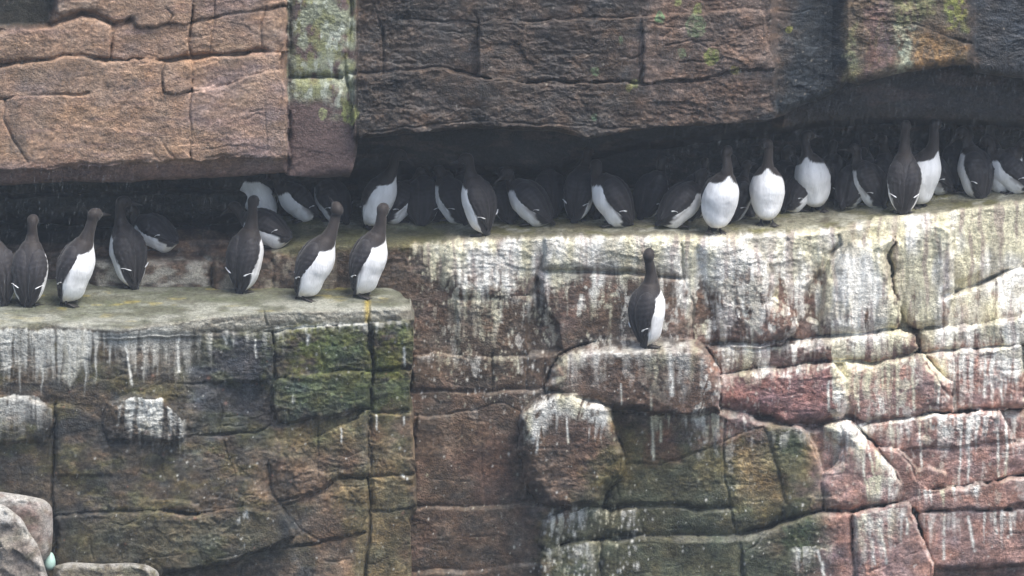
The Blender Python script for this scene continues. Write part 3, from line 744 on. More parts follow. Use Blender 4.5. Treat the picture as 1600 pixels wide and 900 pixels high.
# underside: rows that run back level from the lip into the cliff
rows = [(AX, AY, AZ, A.C, A.wet)]
lastY, lastZ, lastX = AY[-1], AZ[-1], AX[-1]
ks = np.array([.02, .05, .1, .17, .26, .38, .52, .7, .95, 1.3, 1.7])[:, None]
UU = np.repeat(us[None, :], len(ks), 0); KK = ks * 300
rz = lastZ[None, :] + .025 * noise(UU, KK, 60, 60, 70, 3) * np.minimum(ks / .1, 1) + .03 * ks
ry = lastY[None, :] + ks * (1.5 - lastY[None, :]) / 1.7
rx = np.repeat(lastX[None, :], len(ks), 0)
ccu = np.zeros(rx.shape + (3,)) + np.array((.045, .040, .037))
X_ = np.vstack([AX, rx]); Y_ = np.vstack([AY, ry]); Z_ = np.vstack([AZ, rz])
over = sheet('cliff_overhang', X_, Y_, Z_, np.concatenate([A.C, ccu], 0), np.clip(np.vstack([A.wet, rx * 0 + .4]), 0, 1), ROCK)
over['kind'] = 'structure'

# ------------------------------------------------------------------ the lower ledge at the left
vs = np.arange(436, 1040 + STEP, STEP)
XR = [(430, 630), (462, 632), (470, 638), (485, 645), (500, 648), (560, 645), (575, 644), (590, 640), (640, 642), (670, 646), (740, 648), (760, 651), (795, 650), (810, 642), (900, 641), (1050, 640)]
xr = np.interp(vs, [p[0] for p in XR], [p[1] for p in XR]) + 6 * noise(vs, vs * 0, 26, 14, 3, 3)
NC = int((645 + 160) / STEP)
tt = np.linspace(0, 1, NC)[None, :]
U = -160 + (xr[:, None] + 160) * tt
V = np.repeat(vs[:, None], NC, 1)
G = Field(U, V, 900); G.bm = .55; G.cm = .65
u, v = G.u, G.v
EG = [(-200, 507), (0, 507), (140, 510), (200, 512), (250, 506), (330, 495), (420, 487), (560, 482), (600, 480), (640, 482)]
eg = interp(u, EG)
ZL = -.02
eu = interp(u, EG); upp = (450 - eu) * KPX
yfg = depth_at_z(u, eu, ZL)
topg = depth_at_z(U, V, ZL + .006 * noise(u, v, 90, 10, 77, 2))
faceg = yfg + .0 * v - .06 * sstep(520, 1000, v)
G.Y = smax(topg, faceg, .05)
dR = xr[:, None] - U
G.Y += .16 * (1 - np.sqrt(np.clip(1 - np.clip(1 - dR / 26, 0, 1) ** 2, 0, 1)))
B = G.block; CR = G.crack
yb = lambda x: float(np.interp(x, [p[0] for p in EG], [1] * len(EG)) * 0 + depth_at_z(np.array(float(x)), np.interp(float(x), [p[0] for p in EG], [p[1] for p in EG]), ZL))
G.bed([(170, 526), (240, 524), (300, 524), (380, 518), (450, 508), (570, 504), (644, 500)], -.03, .022, 5, 6)
B([(-200, 512), (60, 512), (128, 508), (139, 530), (132, 565), (112, 602), (90, 625), (0, 624), (-200, 620)], yb(60) - .02, .05, 18)
B([(174, 628), (195, 620), (225, 616), (255, 626), (275, 640), (289, 664), (285, 684), (230, 687), (172, 690), (164, 660)], yb(230) - .075, .07, 22)
B([(-200, 618), (40, 624), (80, 634), (82, 660), (70, 690), (-200, 695)], yb(30) - .06, .06, 18)
B([(88, 634), (122, 642), (163, 660), (170, 690), (172, 740), (90, 740)], yb(120) - .045, .03, 12)
B([(292, 530), (422, 520), (424, 590), (330, 596), (290, 590)], yb(350) - .022, .02, 8)
B([(428, 520), (570, 508), (575, 574), (520, 578), (432, 590)], yb(500) - .03, .03, 9)
B([(434, 596), (500, 584), (574, 582), (572, 634), (520, 650), (470, 658), (438, 656), (426, 632)], yb(500) - .05, .04, 12)
B([(436, 710), (491, 688), (557, 658), (572, 645), (572, 742), (532, 748), (491, 768), (448, 790), (430, 770), (424, 720)], yb(500) - .06, .03, 10)
B([(470, 795), (532, 755), (572, 752), (576, 795), (560, 830), (491, 848), (475, 830)], yb(520) - .055, .03, 10)
B([(584, 506), (636, 506), (644, 540), (642, 572), (586, 574)], yb(600) - .03, .03, 10)
B([(582, 582), (640, 580), (638, 636), (582, 640)], yb(600) - .02, .03, 10)
B([(580, 650), (640, 646), (646, 690), (645, 738), (582, 742)], yb(600) - .035, .035, 11)
B([(584, 750), (645, 746), (648, 790), (584, 800)], yb(600) - .045, .03, 10)
B([(576, 808), (640, 800), (640, 1040), (572, 1040)], yb(600) - .035, .03, 10)
B([(90, 810), (225, 803), (290, 808), (383, 800), (440, 805), (460, 840), (399, 858), (368, 872), (255, 896), (90, 1040)], yb(230) - .075, .03, 12)
B([(225, 785), (286, 788), (310, 790), (315, 798), (225, 795)], yb(270) - .075, .02, 6)
CR([(575, 463), (575, 500), (578, 578), (573, 645), (575, 747), (578, 798), (568, 930)], 3.0, .045, 8)
CR([(245, 601), (327, 598), (424, 593)], 2.2, .02); CR([(434, 593), (424, 634), (434, 660), (470, 660), (537, 647), (573, 637)], 2.6, .03)
CR([(424, 520), (428, 560), (432, 593)], 2, .015); CR([(501, 580), (575, 578), (644, 575)], 2.2, .025); CR([(496, 530), (502, 555), (504, 580)], 2, .018)
CR([(174, 690), (286, 685), (400, 676), (424, 664)], 2.4, .028); CR([(84, 634), (86, 690), (84, 747), (82, 880)], 2.8, .035)
CR([(84, 630), (122, 640), (163, 660), (171, 695)], 2.2, .025)
CR([(84, 805), (225, 798), (286, 803), (327, 800), (383, 793)], 2.8, .035); CR([(255, 900), (368, 877), (399, 864), (491, 851), (567, 834)], 2.8, .035)
CR([(434, 706), (491, 685), (557, 655)], 2.2, .018); CR([(496, 655), (496, 747)], 1.8, .018); CR([(430, 788), (491, 772), (532, 749), (573, 747), (640, 742)], 2.2, .022)
CR([(583, 803), (650, 793)], 2.4, .028); CR([(578, 645), (639, 640)], 2.2, .025); CR([(419, 706), (424, 772), (445, 798), (470, 829), (511, 849)], 2.2, .02)
CR([(383, 476), (409, 483), (417, 506)], 1.8, .02, 4); CR([(330, 594), (345, 640), (340, 680)], 1.8, .012); CR([(350, 690), (365, 740), (360, 790)], 1.8, .012); CR([(380, 880), (372, 930)], 2, .02)
CR([(250, 700), (260, 760), (255, 798)], 1.6, .01)
rngc = np.random.RandomState(24)
for i in range(90):
    x, y = rngc.rand() * 620, 540 + rngc.rand() * 360
    L_ = 12 + rngc.rand() * 45
    if rngc.rand() < .3: CR([(x, y), (x + rngc.randn() * 5, y + L_ * .6)], 1.3, .008, 4)
    else: CR([(x, y), (x + L_ * .5, y + rngc.randn() * 3), (x + L_, y - .1 * L_)], 1.3, .009, 4)
tread = sstep(6, -8, v - eg)
Yk = G.Y.copy(); G.rough(.85); G.Y = Yk * tread * .72 + G.Y * (1 - tread * .72)

G.C[...] = np.array((.072, .060, .046))
G.tint(.7 * sstep(-.1, .4, noise(U, V, 70, 50, 701, 3)), (.050, .050, .050))
G.tint(.6 * sstep(.0, .45, noise(U, V, 50, 30, 702, 3)), (.095, .088, .045))
G.tint(.55 * sstep(.05, .5, noise(U, V, 22, 12, 703, 3)), (.13, .10, .075)); G.tint(.6 * sstep(-.05, .35, noise(U, V, 13, 8, 704, 3)), (.04, .037, .034))
G.tint(G.blob([(290, 530), (425, 520), (430, 640), (400, 690), (300, 680)], 20, 24, 1) * .75, (.052, .054, .060))
G.tint(G.blob([(430, 700), (560, 650), (660, 600), (660, 930), (520, 930), (470, 800)], 24, 26, 2) * .8, (.165, .118, .085))
G.tint(G.blob([(440, 670), (560, 640), (575, 660), (480, 700), (440, 705)], 10, 14, 3) * .5, (.15, .13, .06))
G.tint(G.blob([(432, 525), (500, 515), (575, 515), (640, 520), (645, 580), (640, 640), (580, 640), (520, 600), (440, 590)], 30, 40, 4) * .9 * sstep(-.45, .1, noise(U, V, 26, 18, 730, 4, .65)), (.100, .110, .038))
G.tint(G.blob([(500, 545), (560, 535), (570, 570), (510, 575)], 10, 14, 5) * .6, (.055, .075, .05))
G.tint(G.blob([(430, 595), (560, 590), (640, 600), (640, 640), (560, 640), (440, 655)], 10, 24, 6) * .55, (.035, .055, .035))
G.tint(G.blob([(520, 745), (640, 700), (650, 930), (560, 930)], 24, 30, 7) * .45, (.10, .10, .045))
G.tint(G.blob([(100, 810), (430, 800), (440, 850), (250, 890), (100, 900)], 20, 26, 8) * .5, (.085, .080, .050))
G.tint(sstep(.0, .4, noise(U, V, 60, 34, 731, 4)) * sstep(260, 380, U) * sstep(760, 640, V) * .6, (.075, .082, .036))
G.C = G.C * .86
G.mottle(.8)
# slab edge and tread
slab = sstep(-10, 2, v - eg) * sstep(528, 515, v + interp(u, [(250, 0), (380, 6), (450, 14), (640, 22)])) * sstep(200, 260, u)
G.tint(slab * .85, (.29, .28, .235)); G.tint(slab * .5 * sstep(.0, .4, noise(U, V, 26, 9, 705, 3)), (.11, .09, .06))
G.tint(tread, (.125, .130, .092)); G.tint(tread * sstep(-.1, .4, noise(U, V, 60, 8, 706, 3)) * .8, (.105, .115, .070)); G.tint(tread * sstep(.05, .5, noise(U, V, 40, 6, 707, 3)) * .8, (.22, .225, .185))
G.tint(tread * sstep(.3, .55, noise(U, V, 36, 5, 708, 3)) * .8, (.26, .22, .07)); G.tint(tread * sstep(.2, .6, noise(U, V, 14, 6, 709, 3)) * .5, (.08, .075, .05))
G.tint(sstep(-26, -8, v - eg) * sstep(8, 0, v - eg) * sstep(-.4, .2, noise(U, V, 40, 12, 720, 3)) * .6, (.36, .36, .31))
G.tint(tread * sstep(.12, .45, noise(U, V, 50, 7, 721, 3)) * .6, (.10, .098, .070))
G.tint(.75 * np.exp(-((U - 574) / 4.5) ** 2) * sstep(466, 472, V) * sstep(508, 500, V), (.36, .27, .05))

# whitewash
st2 = noise(U + 3 * noise(U, V, 30, 20, 713, 2), V, 4.2, 60, 714, 2, .6); pat = noise(U, V, 30, 30, 715, 3, .6)
env = np.clip(1.1 - (v - eg) / interp(U, [(-160, 150), (130, 130), (180, 90), (250, 100), (300, 55), (420, 25), (640, 15)]), 0, 1) * sstep(0, 10, v - eg)
gy = sstep(.30, 1.05, env * (.85 + .4 * pat) + .28 * st2 + .15 * noise(U, V, 9, 8, 719, 3)) * .8 * sstep(330, 260, U + 40 * pat)
G.tint(gy, (.34, .34, .30))
G.tint(G.blob([(90, 520), (135, 512), (139, 535), (130, 570), (110, 604), (95, 590), (100, 550)], 4, 7, 9) * .85, (.40, .39, .33))
gw = sstep(.6, 1.05, env * .8 + .5 * st2 + .2) * .5 * sstep(300, 220, U)
for (pts, ln, s_, sd_) in (([(178, 626), (255, 626), (286, 658)], 50, .8, 31), ([(-150, 622), (60, 624), (80, 640)], 50, .45, 32), ([(200, 520), (300, 526)], 80, .35, 33), ([(300, 526), (450, 512)], 45, .3, 34),
                           ([(430, 512), (570, 506), (640, 506)], 24, .5, 35)):
    gw = np.maximum(gw, G.drips(pts, ln, s_, sd_))
for (a, b, c, e, w) in ((280, 528, 282, 580, 2.6), (400, 528, 402, 560, 1.6), (480, 525, 479, 538, 2.4), (632, 545, 634, 572, 2), (432, 514, 520, 508, 1.8), (520, 508, 576, 507, 1.6), (462, 618, 459, 628, 1.6),
                        (372, 816, 386, 803, 3.0), (380, 806, 389, 812, 2.2), (632, 742, 640, 748, 1.8), (630, 650, 630, 662, 1.4), (532, 668, 532, 700, 1.2), (586, 650, 587, 672, 1.3), (348, 528, 353, 536, 1.8), (196, 528, 205, 600, 2)):
    m = window(U, V, [(a, b), (c, e)], 12)
    dd = seg_dist(u[m], v[m], [(a, b), (c, e)]); g2 = np.zeros(U.shape); g2[m] = np.exp(-(dd / w) ** 2) * sstep(-.7, -.1, pat[m] + st2[m]); gw = np.maximum(gw, g2 * .95)
gw = np.maximum(gw, G.specks(230, 80, (0, 520, 640, 900), .6, 1.7, .8, .3))
G.tint(G.specks(60, 81, (0, 560, 640, 900), 1.2, 3, .7, .2), (.26, .13, .09))
G.tint(gw, (.62, .62, .57))
G.wet = .45 + .3 * noise(U, V, 60, 40, 716, 2)
GX, GY, GZ = pos(U, V, G.Y)
ks = np.array([.01, .03, .07, .13, .2, .3, .42])[None, :]
RX = np.repeat(GX[:, -1:], ks.shape[1], 1); RZ = np.repeat(GZ[:, -1:], ks.shape[1], 1); RY = GY[:, -1:] + ks
ext = lambda a: np.repeat(a[:, -1:], ks.shape[1], 1)
low = sheet('rock_ledge', np.hstack([GX, RX - .02 * ks]), np.hstack([GY, RY]), np.hstack([GZ, RZ]), np.concatenate([G.C, np.repeat(G.C[:, -1:], ks.shape[1], 1)], 1), np.clip(np.hstack([G.wet, ext(G.wet)]), 0, 1), ROCK)
low['kind'] = 'structure'
LOW = (U, V, G.Y)
# ------------------------------------------------------------------ loose boulders and the egg, bottom left
def boulder(name, pts, front, back, R, rpx, C, guano, seed, label):
    """closed stone: outline rings, bulged front, flatter back"""
    n = 150
    P = np.array(pts, float)
    seg = np.r_[P, P[:1]]
    L = np.r_[0, np.cumsum(np.hypot(*np.diff(seg, axis=0).T))]
    s = np.linspace(0, L[-1], n, endpoint=False)
    ox, oy = np.interp(s, L, seg[:, 0]), np.interp(s, L, seg[:, 1])
    for _ in range(2):
        ox = (np.roll(ox, 1) + 2 * ox + np.roll(ox, -1)) / 4; oy = (np.roll(oy, 1) + 2 * oy + np.roll(oy, -1)) / 4
    cx, cy = ox.mean(), oy.mean()
    fr = np.r_[np.linspace(.02, 1, 44) ** .8, np.linspace(1, .05, 12)]
    depthf = np.r_[front + R * (1 - np.sqrt(1 - np.clip((fr[:44] - (1 - rpx)) / rpx, 0, 1) ** 2)), np.linspace(front + R + .04, back, 12)]
    U = cx + fr[:, None] * (ox - cx)[None, :]; V = cy + fr[:, None] * (oy - cy)[None, :]
    U = np.c_[U, U[:, :1]]; V = np.c_[V, V[:, :1]]
    Y = np.repeat(depthf[:, None], n + 1, 1)
    isf = (np.arange(len(fr)) < 44)[:, None]
    Y = Y + (.012 * noise(U, V, 40, 30, seed, 3) + .024 * facets(U + 5 * noise(U, V, 12, 12, seed + 5, 2), V, 30, 22, seed + 6, .5) + .004 * noise(U, V, 6, 5, seed + 1, 2) + .0012 * (V - cy) * 0) * isf
    col = np.zeros(U.shape + (3,)) + np.array(C)
    def tint(m, c):
        nonlocal col
        m = np.clip(m, 0, 1)[..., None]; col = col * (1 - m) + np.array(c) * m
    tint(sstep(-.1, .4, noise(U, V, 26, 18, seed + 2, 3)) * .5, (.14, .14, .09))
    tint(sstep(.05, .4, noise(U, V, 8, 6, seed + 4, 3)) * .6, (.085, .07, .055))
    tint(sstep(.0, .4, noise(U, V, 14, 30, seed + 14, 3)) * .45, (.30, .27, .23))
    g = sstep(guano, guano - 22, V + 14 * noise(U, V, 14, 26, seed + 3, 3)) if guano else U * 0
    edge = sstep(.80, .97, np.repeat(fr[:, None], n + 1, 1)) * isf * sstep(-.5, .1, noise(U, V, 9, 9, seed + 8, 2)) * (V < cy + 40)
    tint(np.maximum(g * sstep(-.6, 0, noise(U, V, 8, 10, seed + 7, 3)), edge * .8) * .65, (.46, .45, .42))
    X, Yy, Z = pos(U, V, Y)
    o = sheet(name, X, Yy, Z, col, U * 0 + .2, ROCK)
    o['label'] = label; o['category'] = 'boulder'; o['group'] = 'boulders below the lower ledge'
    return o
boulder('boulder', [(-120, 770), (0, 768), (40, 774), (70, 780), (82, 792), (83, 830), (80, 866), (66, 880), (40, 1000), (-120, 1000)], -.72, -.35, .09, .3, (.19, .135, .115), 800, 21,
        'square reddish boulder with a mossy top, behind the paler stone at the bottom left corner')
boulder('boulder', [(-120, 780), (0, 786), (14, 794), (36, 812), (44, 830), (50, 838), (60, 852), (66, 872), (76, 905), (80, 1010), (-120, 1010)], -.86, -.55, .06, .2, (.22, .185, .155), 836, 41,
        'pale pinkish boulder streaked white, frontmost stone in the bottom left corner')
boulder('boulder', [(84, 884), (110, 878), (160, 881), (205, 879), (232, 883), (248, 893), (252, 930), (240, 1000), (88, 1000), (78, 930)], -.74, -.40, .07, .22, (.15, .13, .09), 886, 61,
        'long low mossy stone with a white rim, beside the egg along the bottom edge')

def simple_mat(name, col, rough=.6, spec=.3, bump=0, bscale=200, var=.0, vscale=60):
    m, nt, b = nodes_of(name)
    b.inputs['Base Color'].default_value = (*col, 1); b.inputs['Roughness'].default_value = rough; b.inputs['Specular IOR Level'].default_value = spec
    tc = nt.nodes.new('ShaderNodeTexCoord')
    if var:
        n = nt.nodes.new('ShaderNodeTexNoise'); n.inputs['Scale'].default_value = vscale; n.inputs['Detail'].default_value = 5
        nt.links.new(tc.outputs['Object'], n.inputs['Vector'])
        r = nt.nodes.new('ShaderNodeMapRange'); r.inputs['From Min'].default_value = .3; r.inputs['From Max'].default_value = .7; r.inputs['To Min'].default_value = 1 - var; r.inputs['To Max'].default_value = 1 + var
        nt.links.new(n.outputs['Fac'], r.inputs['Value'])
        v = nt.nodes.new('ShaderNodeVectorMath'); v.operation = 'SCALE'; v.inputs[0].default_value = col
        nt.links.new(r.outputs[0], v.inputs['Scale']); nt.links.new(v.outputs[0], b.inputs['Base Color'])
    if bump:
        n = nt.nodes.new('ShaderNodeTexNoise'); n.inputs['Scale'].default_value = bscale; n.inputs['Detail'].default_value = 3
        nt.links.new(tc.outputs['Object'], n.inputs['Vector'])
        bp = nt.nodes.new('ShaderNodeBump'); bp.inputs['Strength'].default_value = bump; bp.inputs['Distance'].default_value = .004
        nt.links.new(n.outputs['Fac'], bp.inputs['Height']); nt.links.new(bp.outputs[0], b.inputs['Normal'])
    return m

def mesh_obj(name, verts, faces, mat, parent=None, cols=None, smooth=True):
    me = bpy.data.meshes.new(name)
    me.from_pydata([tuple(map(float, p)) for p in verts], [], faces)
    if smooth: me.polygons.foreach_set('use_smooth', [True] * len(me.polygons))
    if cols is not None:
        at = me.attributes.new('albedo', 'FLOAT_COLOR', 'POINT')
        c = np.asarray(cols, np.float32)
        if c.shape[1] == 3: c = np.c_[c, np.ones(len(c), np.float32)]
        at.data.foreach_set('color', c.reshape(-1))
    me.materials.append(mat)
    o = bpy.data.objects.new(name, me)
    scene.collection.objects.link(o)
    if parent is not None: o.parent = parent
    return o

def tube_grid(R, cap=True):
    """R: rings x points x 3 -> verts, faces of a closed tube"""
    nr, nc = R.shape[:2]
    verts = [tuple(p) for p in R.reshape(-1, 3)]
    f = []
    for i in range(nr - 1):
        for j in range(nc):
            a, b = i * nc + j, i * nc + (j + 1) % nc
            f.append((a, b, b + nc, a + nc))
    if cap:
        f.append(tuple(range(nc - 1, -1, -1))); f.append(tuple((nr - 1) * nc + k for k in range(nc)))
    return verts, f

EGG = simple_mat('eggshell', (.36, .52, .46), .45, .4, 0, 0, .12, 45)
tt = np.linspace(0.02, math.pi - .02, 26); ph = np.linspace(0, 2 * math.pi, 28, endpoint=False)
er = .0245 * np.sin(tt) * (1 + .22 * np.cos(tt)); ez = -.040 * np.cos(tt)
Rr = np.stack([er[:, None] * np.cos(ph), er[:, None] * np.sin(ph), np.repeat(ez[:, None], 28, 1)], -1)
vv, ff = tube_grid(Rr)
ex, ey, ezz = pos(np.array(78.0), np.array(877.0), np.array(-.62))
egg = mesh_obj('egg', vv, ff, EGG)
egg.location = (float(ex), float(ey), float(ezz)); egg.rotation_euler = (math.radians(-12), math.radians(10), .3)
egg['label'] = 'pale blue-green pear-shaped egg wedged between the boulders at the bottom left'; egg['category'] = 'egg'

# ------------------------------------------------------------------ guillemots
def plumage():
    m, nt, b = nodes_of('plumage')
    L = nt.links.new
    att = nt.nodes.new('ShaderNodeAttribute'); att.attribute_name = 'albedo'
    tc = nt.nodes.new('ShaderNodeTexCoord')
    mp = nt.nodes.new('ShaderNodeMapping'); mp.inputs['Scale'].default_value = (1, 1, .3); L(tc.outputs['Object'], mp.inputs[0])
    n = nt.nodes.new('ShaderNodeTexNoise'); n.inputs['Scale'].default_value = 190; n.inputs['Detail'].default_value = 4; L(mp.outputs[0], n.inputs['Vector'])
    n2 = nt.nodes.new('ShaderNodeTexNoise'); n2.inputs['Scale'].default_value = 38; n2.inputs['Detail'].default_value = 3; L(mp.outputs[0], n2.inputs['Vector'])
    r = nt.nodes.new('ShaderNodeMapRange'); r.inputs['From Min'].default_value = .3; r.inputs['From Max'].default_value = .7; r.inputs['To Min'].default_value = .86; r.inputs['To Max'].default_value = 1.12
    L(n2.outputs['Fac'], r.inputs['Value'])
    v = nt.nodes.new('ShaderNodeVectorMath'); v.operation = 'SCALE'; L(att.outputs['Color'], v.inputs[0]); L(r.outputs[0], v.inputs['Scale']); L(v.outputs[0], b.inputs['Base Color'])
    b.inputs['Roughness'].default_value = .62; b.inputs['Specular IOR Level'].default_value = .3
    b.inputs['Sheen Weight'].default_value = .12; b.inputs['Sheen Roughness'].default_value = .5
    ad = nt.nodes.new('ShaderNodeMath'); ad.operation = 'ADD'; L(n.outputs['Fac'], ad.inputs[0]); L(n2.outputs['Fac'], ad.inputs[1])
    bp = nt.nodes.new('ShaderNodeBump'); bp.inputs['Strength'].default_value = .5; bp.inputs['Distance'].default_value = .004
    L(ad.outputs[0], bp.inputs['Height']); L(bp.outputs[0], b.inputs['Normal'])
    return m
PLUM = plumage()
BILL = simple_mat('bill_horn', (.022, .020, .021), .35, .5)
FOOT = simple_mat('webbed_skin', (.040, .036, .034), .55, .4, .3, 400)
EYE = simple_mat('eye_gloss', (.006, .005, .005), .12, .6)
HEADC = np.array((.026, .020, .018)); BACKC = np.array((.027, .0245, .027)); WHITE = np.array((.78, .79, .80)); STAIN = np.array((.46, .40, .27))

S_ = [0, .05, .12, .2, .3, .42, .55, .68, .8, .9, 1.0]
W_ = [.020, .036, .052, .064, .074, .078, .084, .081, .071, .056, .041]
FB = [.010, .052, .078, .084, .085, .087, .090, .088, .078, .060, .038]
BB = [.005, .008, .015, .026, .040, .054, .063, .064, .058, .049, .038]

def catmull(P, n):
    P = [2 * P[0] - P[1]] + list(P) + [2 * P[-1] - P[-2]]
    out = []
    for i in range(1, len(P) - 2):
        for k in range(n):
            t = k / n
            out.append(.5 * ((2 * P[i]) + (-P[i - 1] + P[i + 1]) * t + (2 * P[i - 1] - 5 * P[i] + 4 * P[i + 1] - P[i + 2]) * t * t + (-P[i - 1] + 3 * P[i] - 3 * P[i + 1] + P[i + 2]) * t ** 3))
    out.append(P[-2])
    return np.array(out)

def rotz(a):
    c, s = math.cos(a), math.sin(a)
    return np.array([[c, -s, 0], [s, c, 0], [0, 0, 1]])

def guillemot(label, loc, scale=1.0, face=0, P=74, neck=(82, .10), head=(0, 5), roll=0, fat=1.0, crouch=False, seed=0, bars=(1, 1), length=.285, feet=(1, 1)):
    """face: compass of the breast, 0 right / 90 away; P: slope of the back; neck: (slope, length); head: (compass of the bill, slope)"""
    rng = np.random.RandomState(seed)
    root = bpy.data.objects.new('guillemot', None)
    scene.collection.objects.link(root)
    root.empty_display_size = .05
    root['label'] = label; root['category'] = 'seabird'; root['group'] = 'guillemots on the cliff ledges'
    Pr = math.radians(P)
    b = np.array([math.cos(Pr), 0, math.sin(Pr)])
    Sd = np.array([0., 1., 0.])
    yaw = (head[0] - face + 180) % 360 - 180
    yaw = max(-165, min(165, yaw))
    yr = math.radians(yaw)
    hp = math.radians(head[1])
    h = rotz(yr) @ np.array([math.cos(hp), 0, math.sin(hp)])
    nk = math.radians(neck[0])
    nd = rotz(yr * .25) @ np.array([math.cos(nk), 0, math.sin(nk)])
    n_body = 46
    s = np.linspace(0, 1, n_body)
    if crouch: length = .255
    # the back is gently bowed
    bow = .012 * np.sin(s * math.pi)
    Fv = np.cross(Sd, b)
    C0 = (s * length)[:, None] * b + (-bow)[:, None] * Fv * -1 * -1
    w = np.interp(s, S_, W_) * fat; fb = np.interp(s, S_, FB) * fat * (1.06 if crouch else 1); bb = np.interp(s, S_, BB) * fat
    # smooth the profiles
    kz = np.array([1, 4, 6, 4, 1]) / 16.
    sm = lambda a: np.r_[a[:2], np.convolve(a, kz, 'valid'), a[-2:]]
    w, fb, bb = sm(sm(w)), sm(sm(fb)), sm(sm(bb))
    N0 = C0[-1]
    H0 = N0 + nd * neck[1]
    up = np.array([0, 0, 1.])
    hu = up - h * np.dot(up, h); hu /= np.linalg.norm(hu) + 1e-6
    pts = [C0[-1], N0 + (b * .5 + nd * .5) * neck[1] * .45, H0 - hu * .006, H0 + hu * .014 + h * .010, H0 + hu * .013 + h * .030, H0 + h * .045 + hu * .007, H0 + h * .056 + hu * .004]
    NC_ = catmull(pts, 6)[1:]
    m = len(NC_)
    kn = np.arange(1, m + 1) / m * (len(pts) - 1)
    rad = np.interp(kn, [0, 1, 2, 3, 4, 5, 6], [.036, .0245, .0218, .0295, .0275, .0165, .0085])
    radf = rad * np.interp(kn, [0, 2, 3, 4, 5, 6], [1, 1, 1.05, 1.02, .95, .8]); 
    Call = np.vstack([C0, NC_])
    ww = np.r_[w, rad * np.interp(kn, [0, 3, 4, 5, 6], [1, .92, .86, .75, .6])]; ff_ = np.r_[fb, radf]; bk = np.r_[bb, rad]
    yaws = np.r_[np.zeros(n_body), yr * np.clip((kn - .2) / 2.6, 0, 1)]
    T = np.gradient(Call, axis=0); T /= np.linalg.norm(T, axis=1)[:, None] + 1e-9
    nph = 52
    ph = np.linspace(0, 2 * math.pi, nph, endpoint=False)
    R = np.zeros((len(Call), nph, 3)); cols = np.zeros((len(Call), nph, 3))
    SA = np.r_[s, 1 + kn / 6 * .5]
    frames = []
    for i in range(len(Call)):
        Sv = rotz(yaws[i]) @ Sd
        Sv = Sv - T[i] * np.dot(Sv, T[i]); Sv /= np.linalg.norm(Sv)
        Fr = np.cross(Sv, T[i])
        frames.append((Sv, Fr))
        cth, sth = np.cos(ph), np.sin(ph)
        rf = np.where(cth > 0, ff_[i], bk[i])
        sq = np.sign(sth) * np.abs(sth) ** .92
        R[i] = Call[i] + (cth * rf)[:, None] * Fr + (sq * ww[i])[:, None] * Sv
    # small uneven feathering
    uu, vv_ = np.meshgrid(np.arange(nph) * 4.0, np.arange(len(Call)) * 6.0)
    jit = noise(uu, vv_, 22, 50, seed + 3, 3)
    jit = jit * (.5 - .5 * np.cos(np.clip(SA, 0, 1.0) * math.pi * 2))[:, None]
    ctr = Call[:, None, :]
    R = ctr + (R - ctr) * (1 + .05 * jit)[..., None]
    # colours: white underside with a ragged flank, brown head and back
    phd = np.degrees(np.minimum(ph, 2 * math.pi - ph))
    pw = np.interp(SA, [0, .03, .1, .25, .5, .72, .82, .9, .96, 1.01, 1.045], [50, 92, 118, 120, 110, 104, 98, 68, 40, 16, -20])
    if crouch: pw = np.interp(SA, [0, .05, .15, .3, .5, .66, .78, .88, .94, .985, 1.02], [34, 56, 78, 88, 88, 86, 92, 92, 74, 16, -20])
    ns = noise(uu, vv_, 3.0, 90, seed + 9, 2) * 10 + noise(uu, vv_, 9, 26, seed + 10, 2) * 6
    rag = np.where((SA < .8), 1.0, .35)[:, None]
    wm = sstep(-3, 3, pw[:, None] + ns * rag - phd[None, :])
    base = HEADC[None, None] * sstep(.8, 1.0, SA)[:, None, None] + BACKC[None, None] * (1 - sstep(.8, 1.0, SA))[:, None, None]
    base = base * (1 + .25 * noise(uu, vv_, 20, 40, seed + 11, 3))[..., None]
    wc = WHITE[None, None] * np.ones(uu.shape + (1,))
    st = (sstep(.22, .02, SA)[:, None] * (.5 + .5 * sstep(-.3, .4, noise(uu, vv_, 18, 24, seed + 12, 2))))[..., None]
    wc = wc * (1 - st * .75) + STAIN * st * .75
    fl = (sstep(24, 4, pw[:, None] - phd) * sstep(-.02, .25, noise(uu, vv_, 3.2, 80, seed + 14, 2)) * (sstep(.1, .25, SA) * sstep(.66, .4, SA))[:, None])[..., None]
    wc = wc * (1 - .75 * fl) + np.array((.12, .10, .09)) * .75 * fl
    cols = base * (1 - wm[..., None]) + wc * wm[..., None]
    # ground contact
    zmin = R[:, :, 2].min()
    vent = C0[int(.2 * n_body)]
    lift = .004 if crouch else (.020 if abs(face + 90) < 40 else .009)
    off = np.array([-(vent[0] + (.012 if not crouch else .03)), 0, lift - zmin])
    if crouch: off[2] = -.006 - zmin
    R = R + off; Call = Call + off
    M = rotz(math.radians(face))
    def place(Pn): return (np.asarray(Pn).reshape(-1, 3) @ M.T) * scale
    vts, fcs = tube_grid(R)
    mesh_obj('body', place(vts), fcs, PLUM, root, cols.reshape(-1, 3))
    # wings: folded, each a shell proud of the flank
    def surf(sv, phi, o):
        x = sv * (n_body - 1); i = min(int(x), n_body - 2); f = x - i
        c = Call[i] * (1 - f) + Call[i + 1] * f
        Sv, Fr = frames[i]
        a = math.radians(phi); ct, stt = math.cos(a), math.sin(a)
        wi = w[i] * (1 - f) + w[i + 1] * f; fi = (fb if ct > 0 else bb); fi = fi[i] * (1 - f) + fi[i + 1] * f
        return c + Fr * ct * (fi + o) + Sv * (np.sign(stt) * abs(stt) ** .92) * (wi + o)
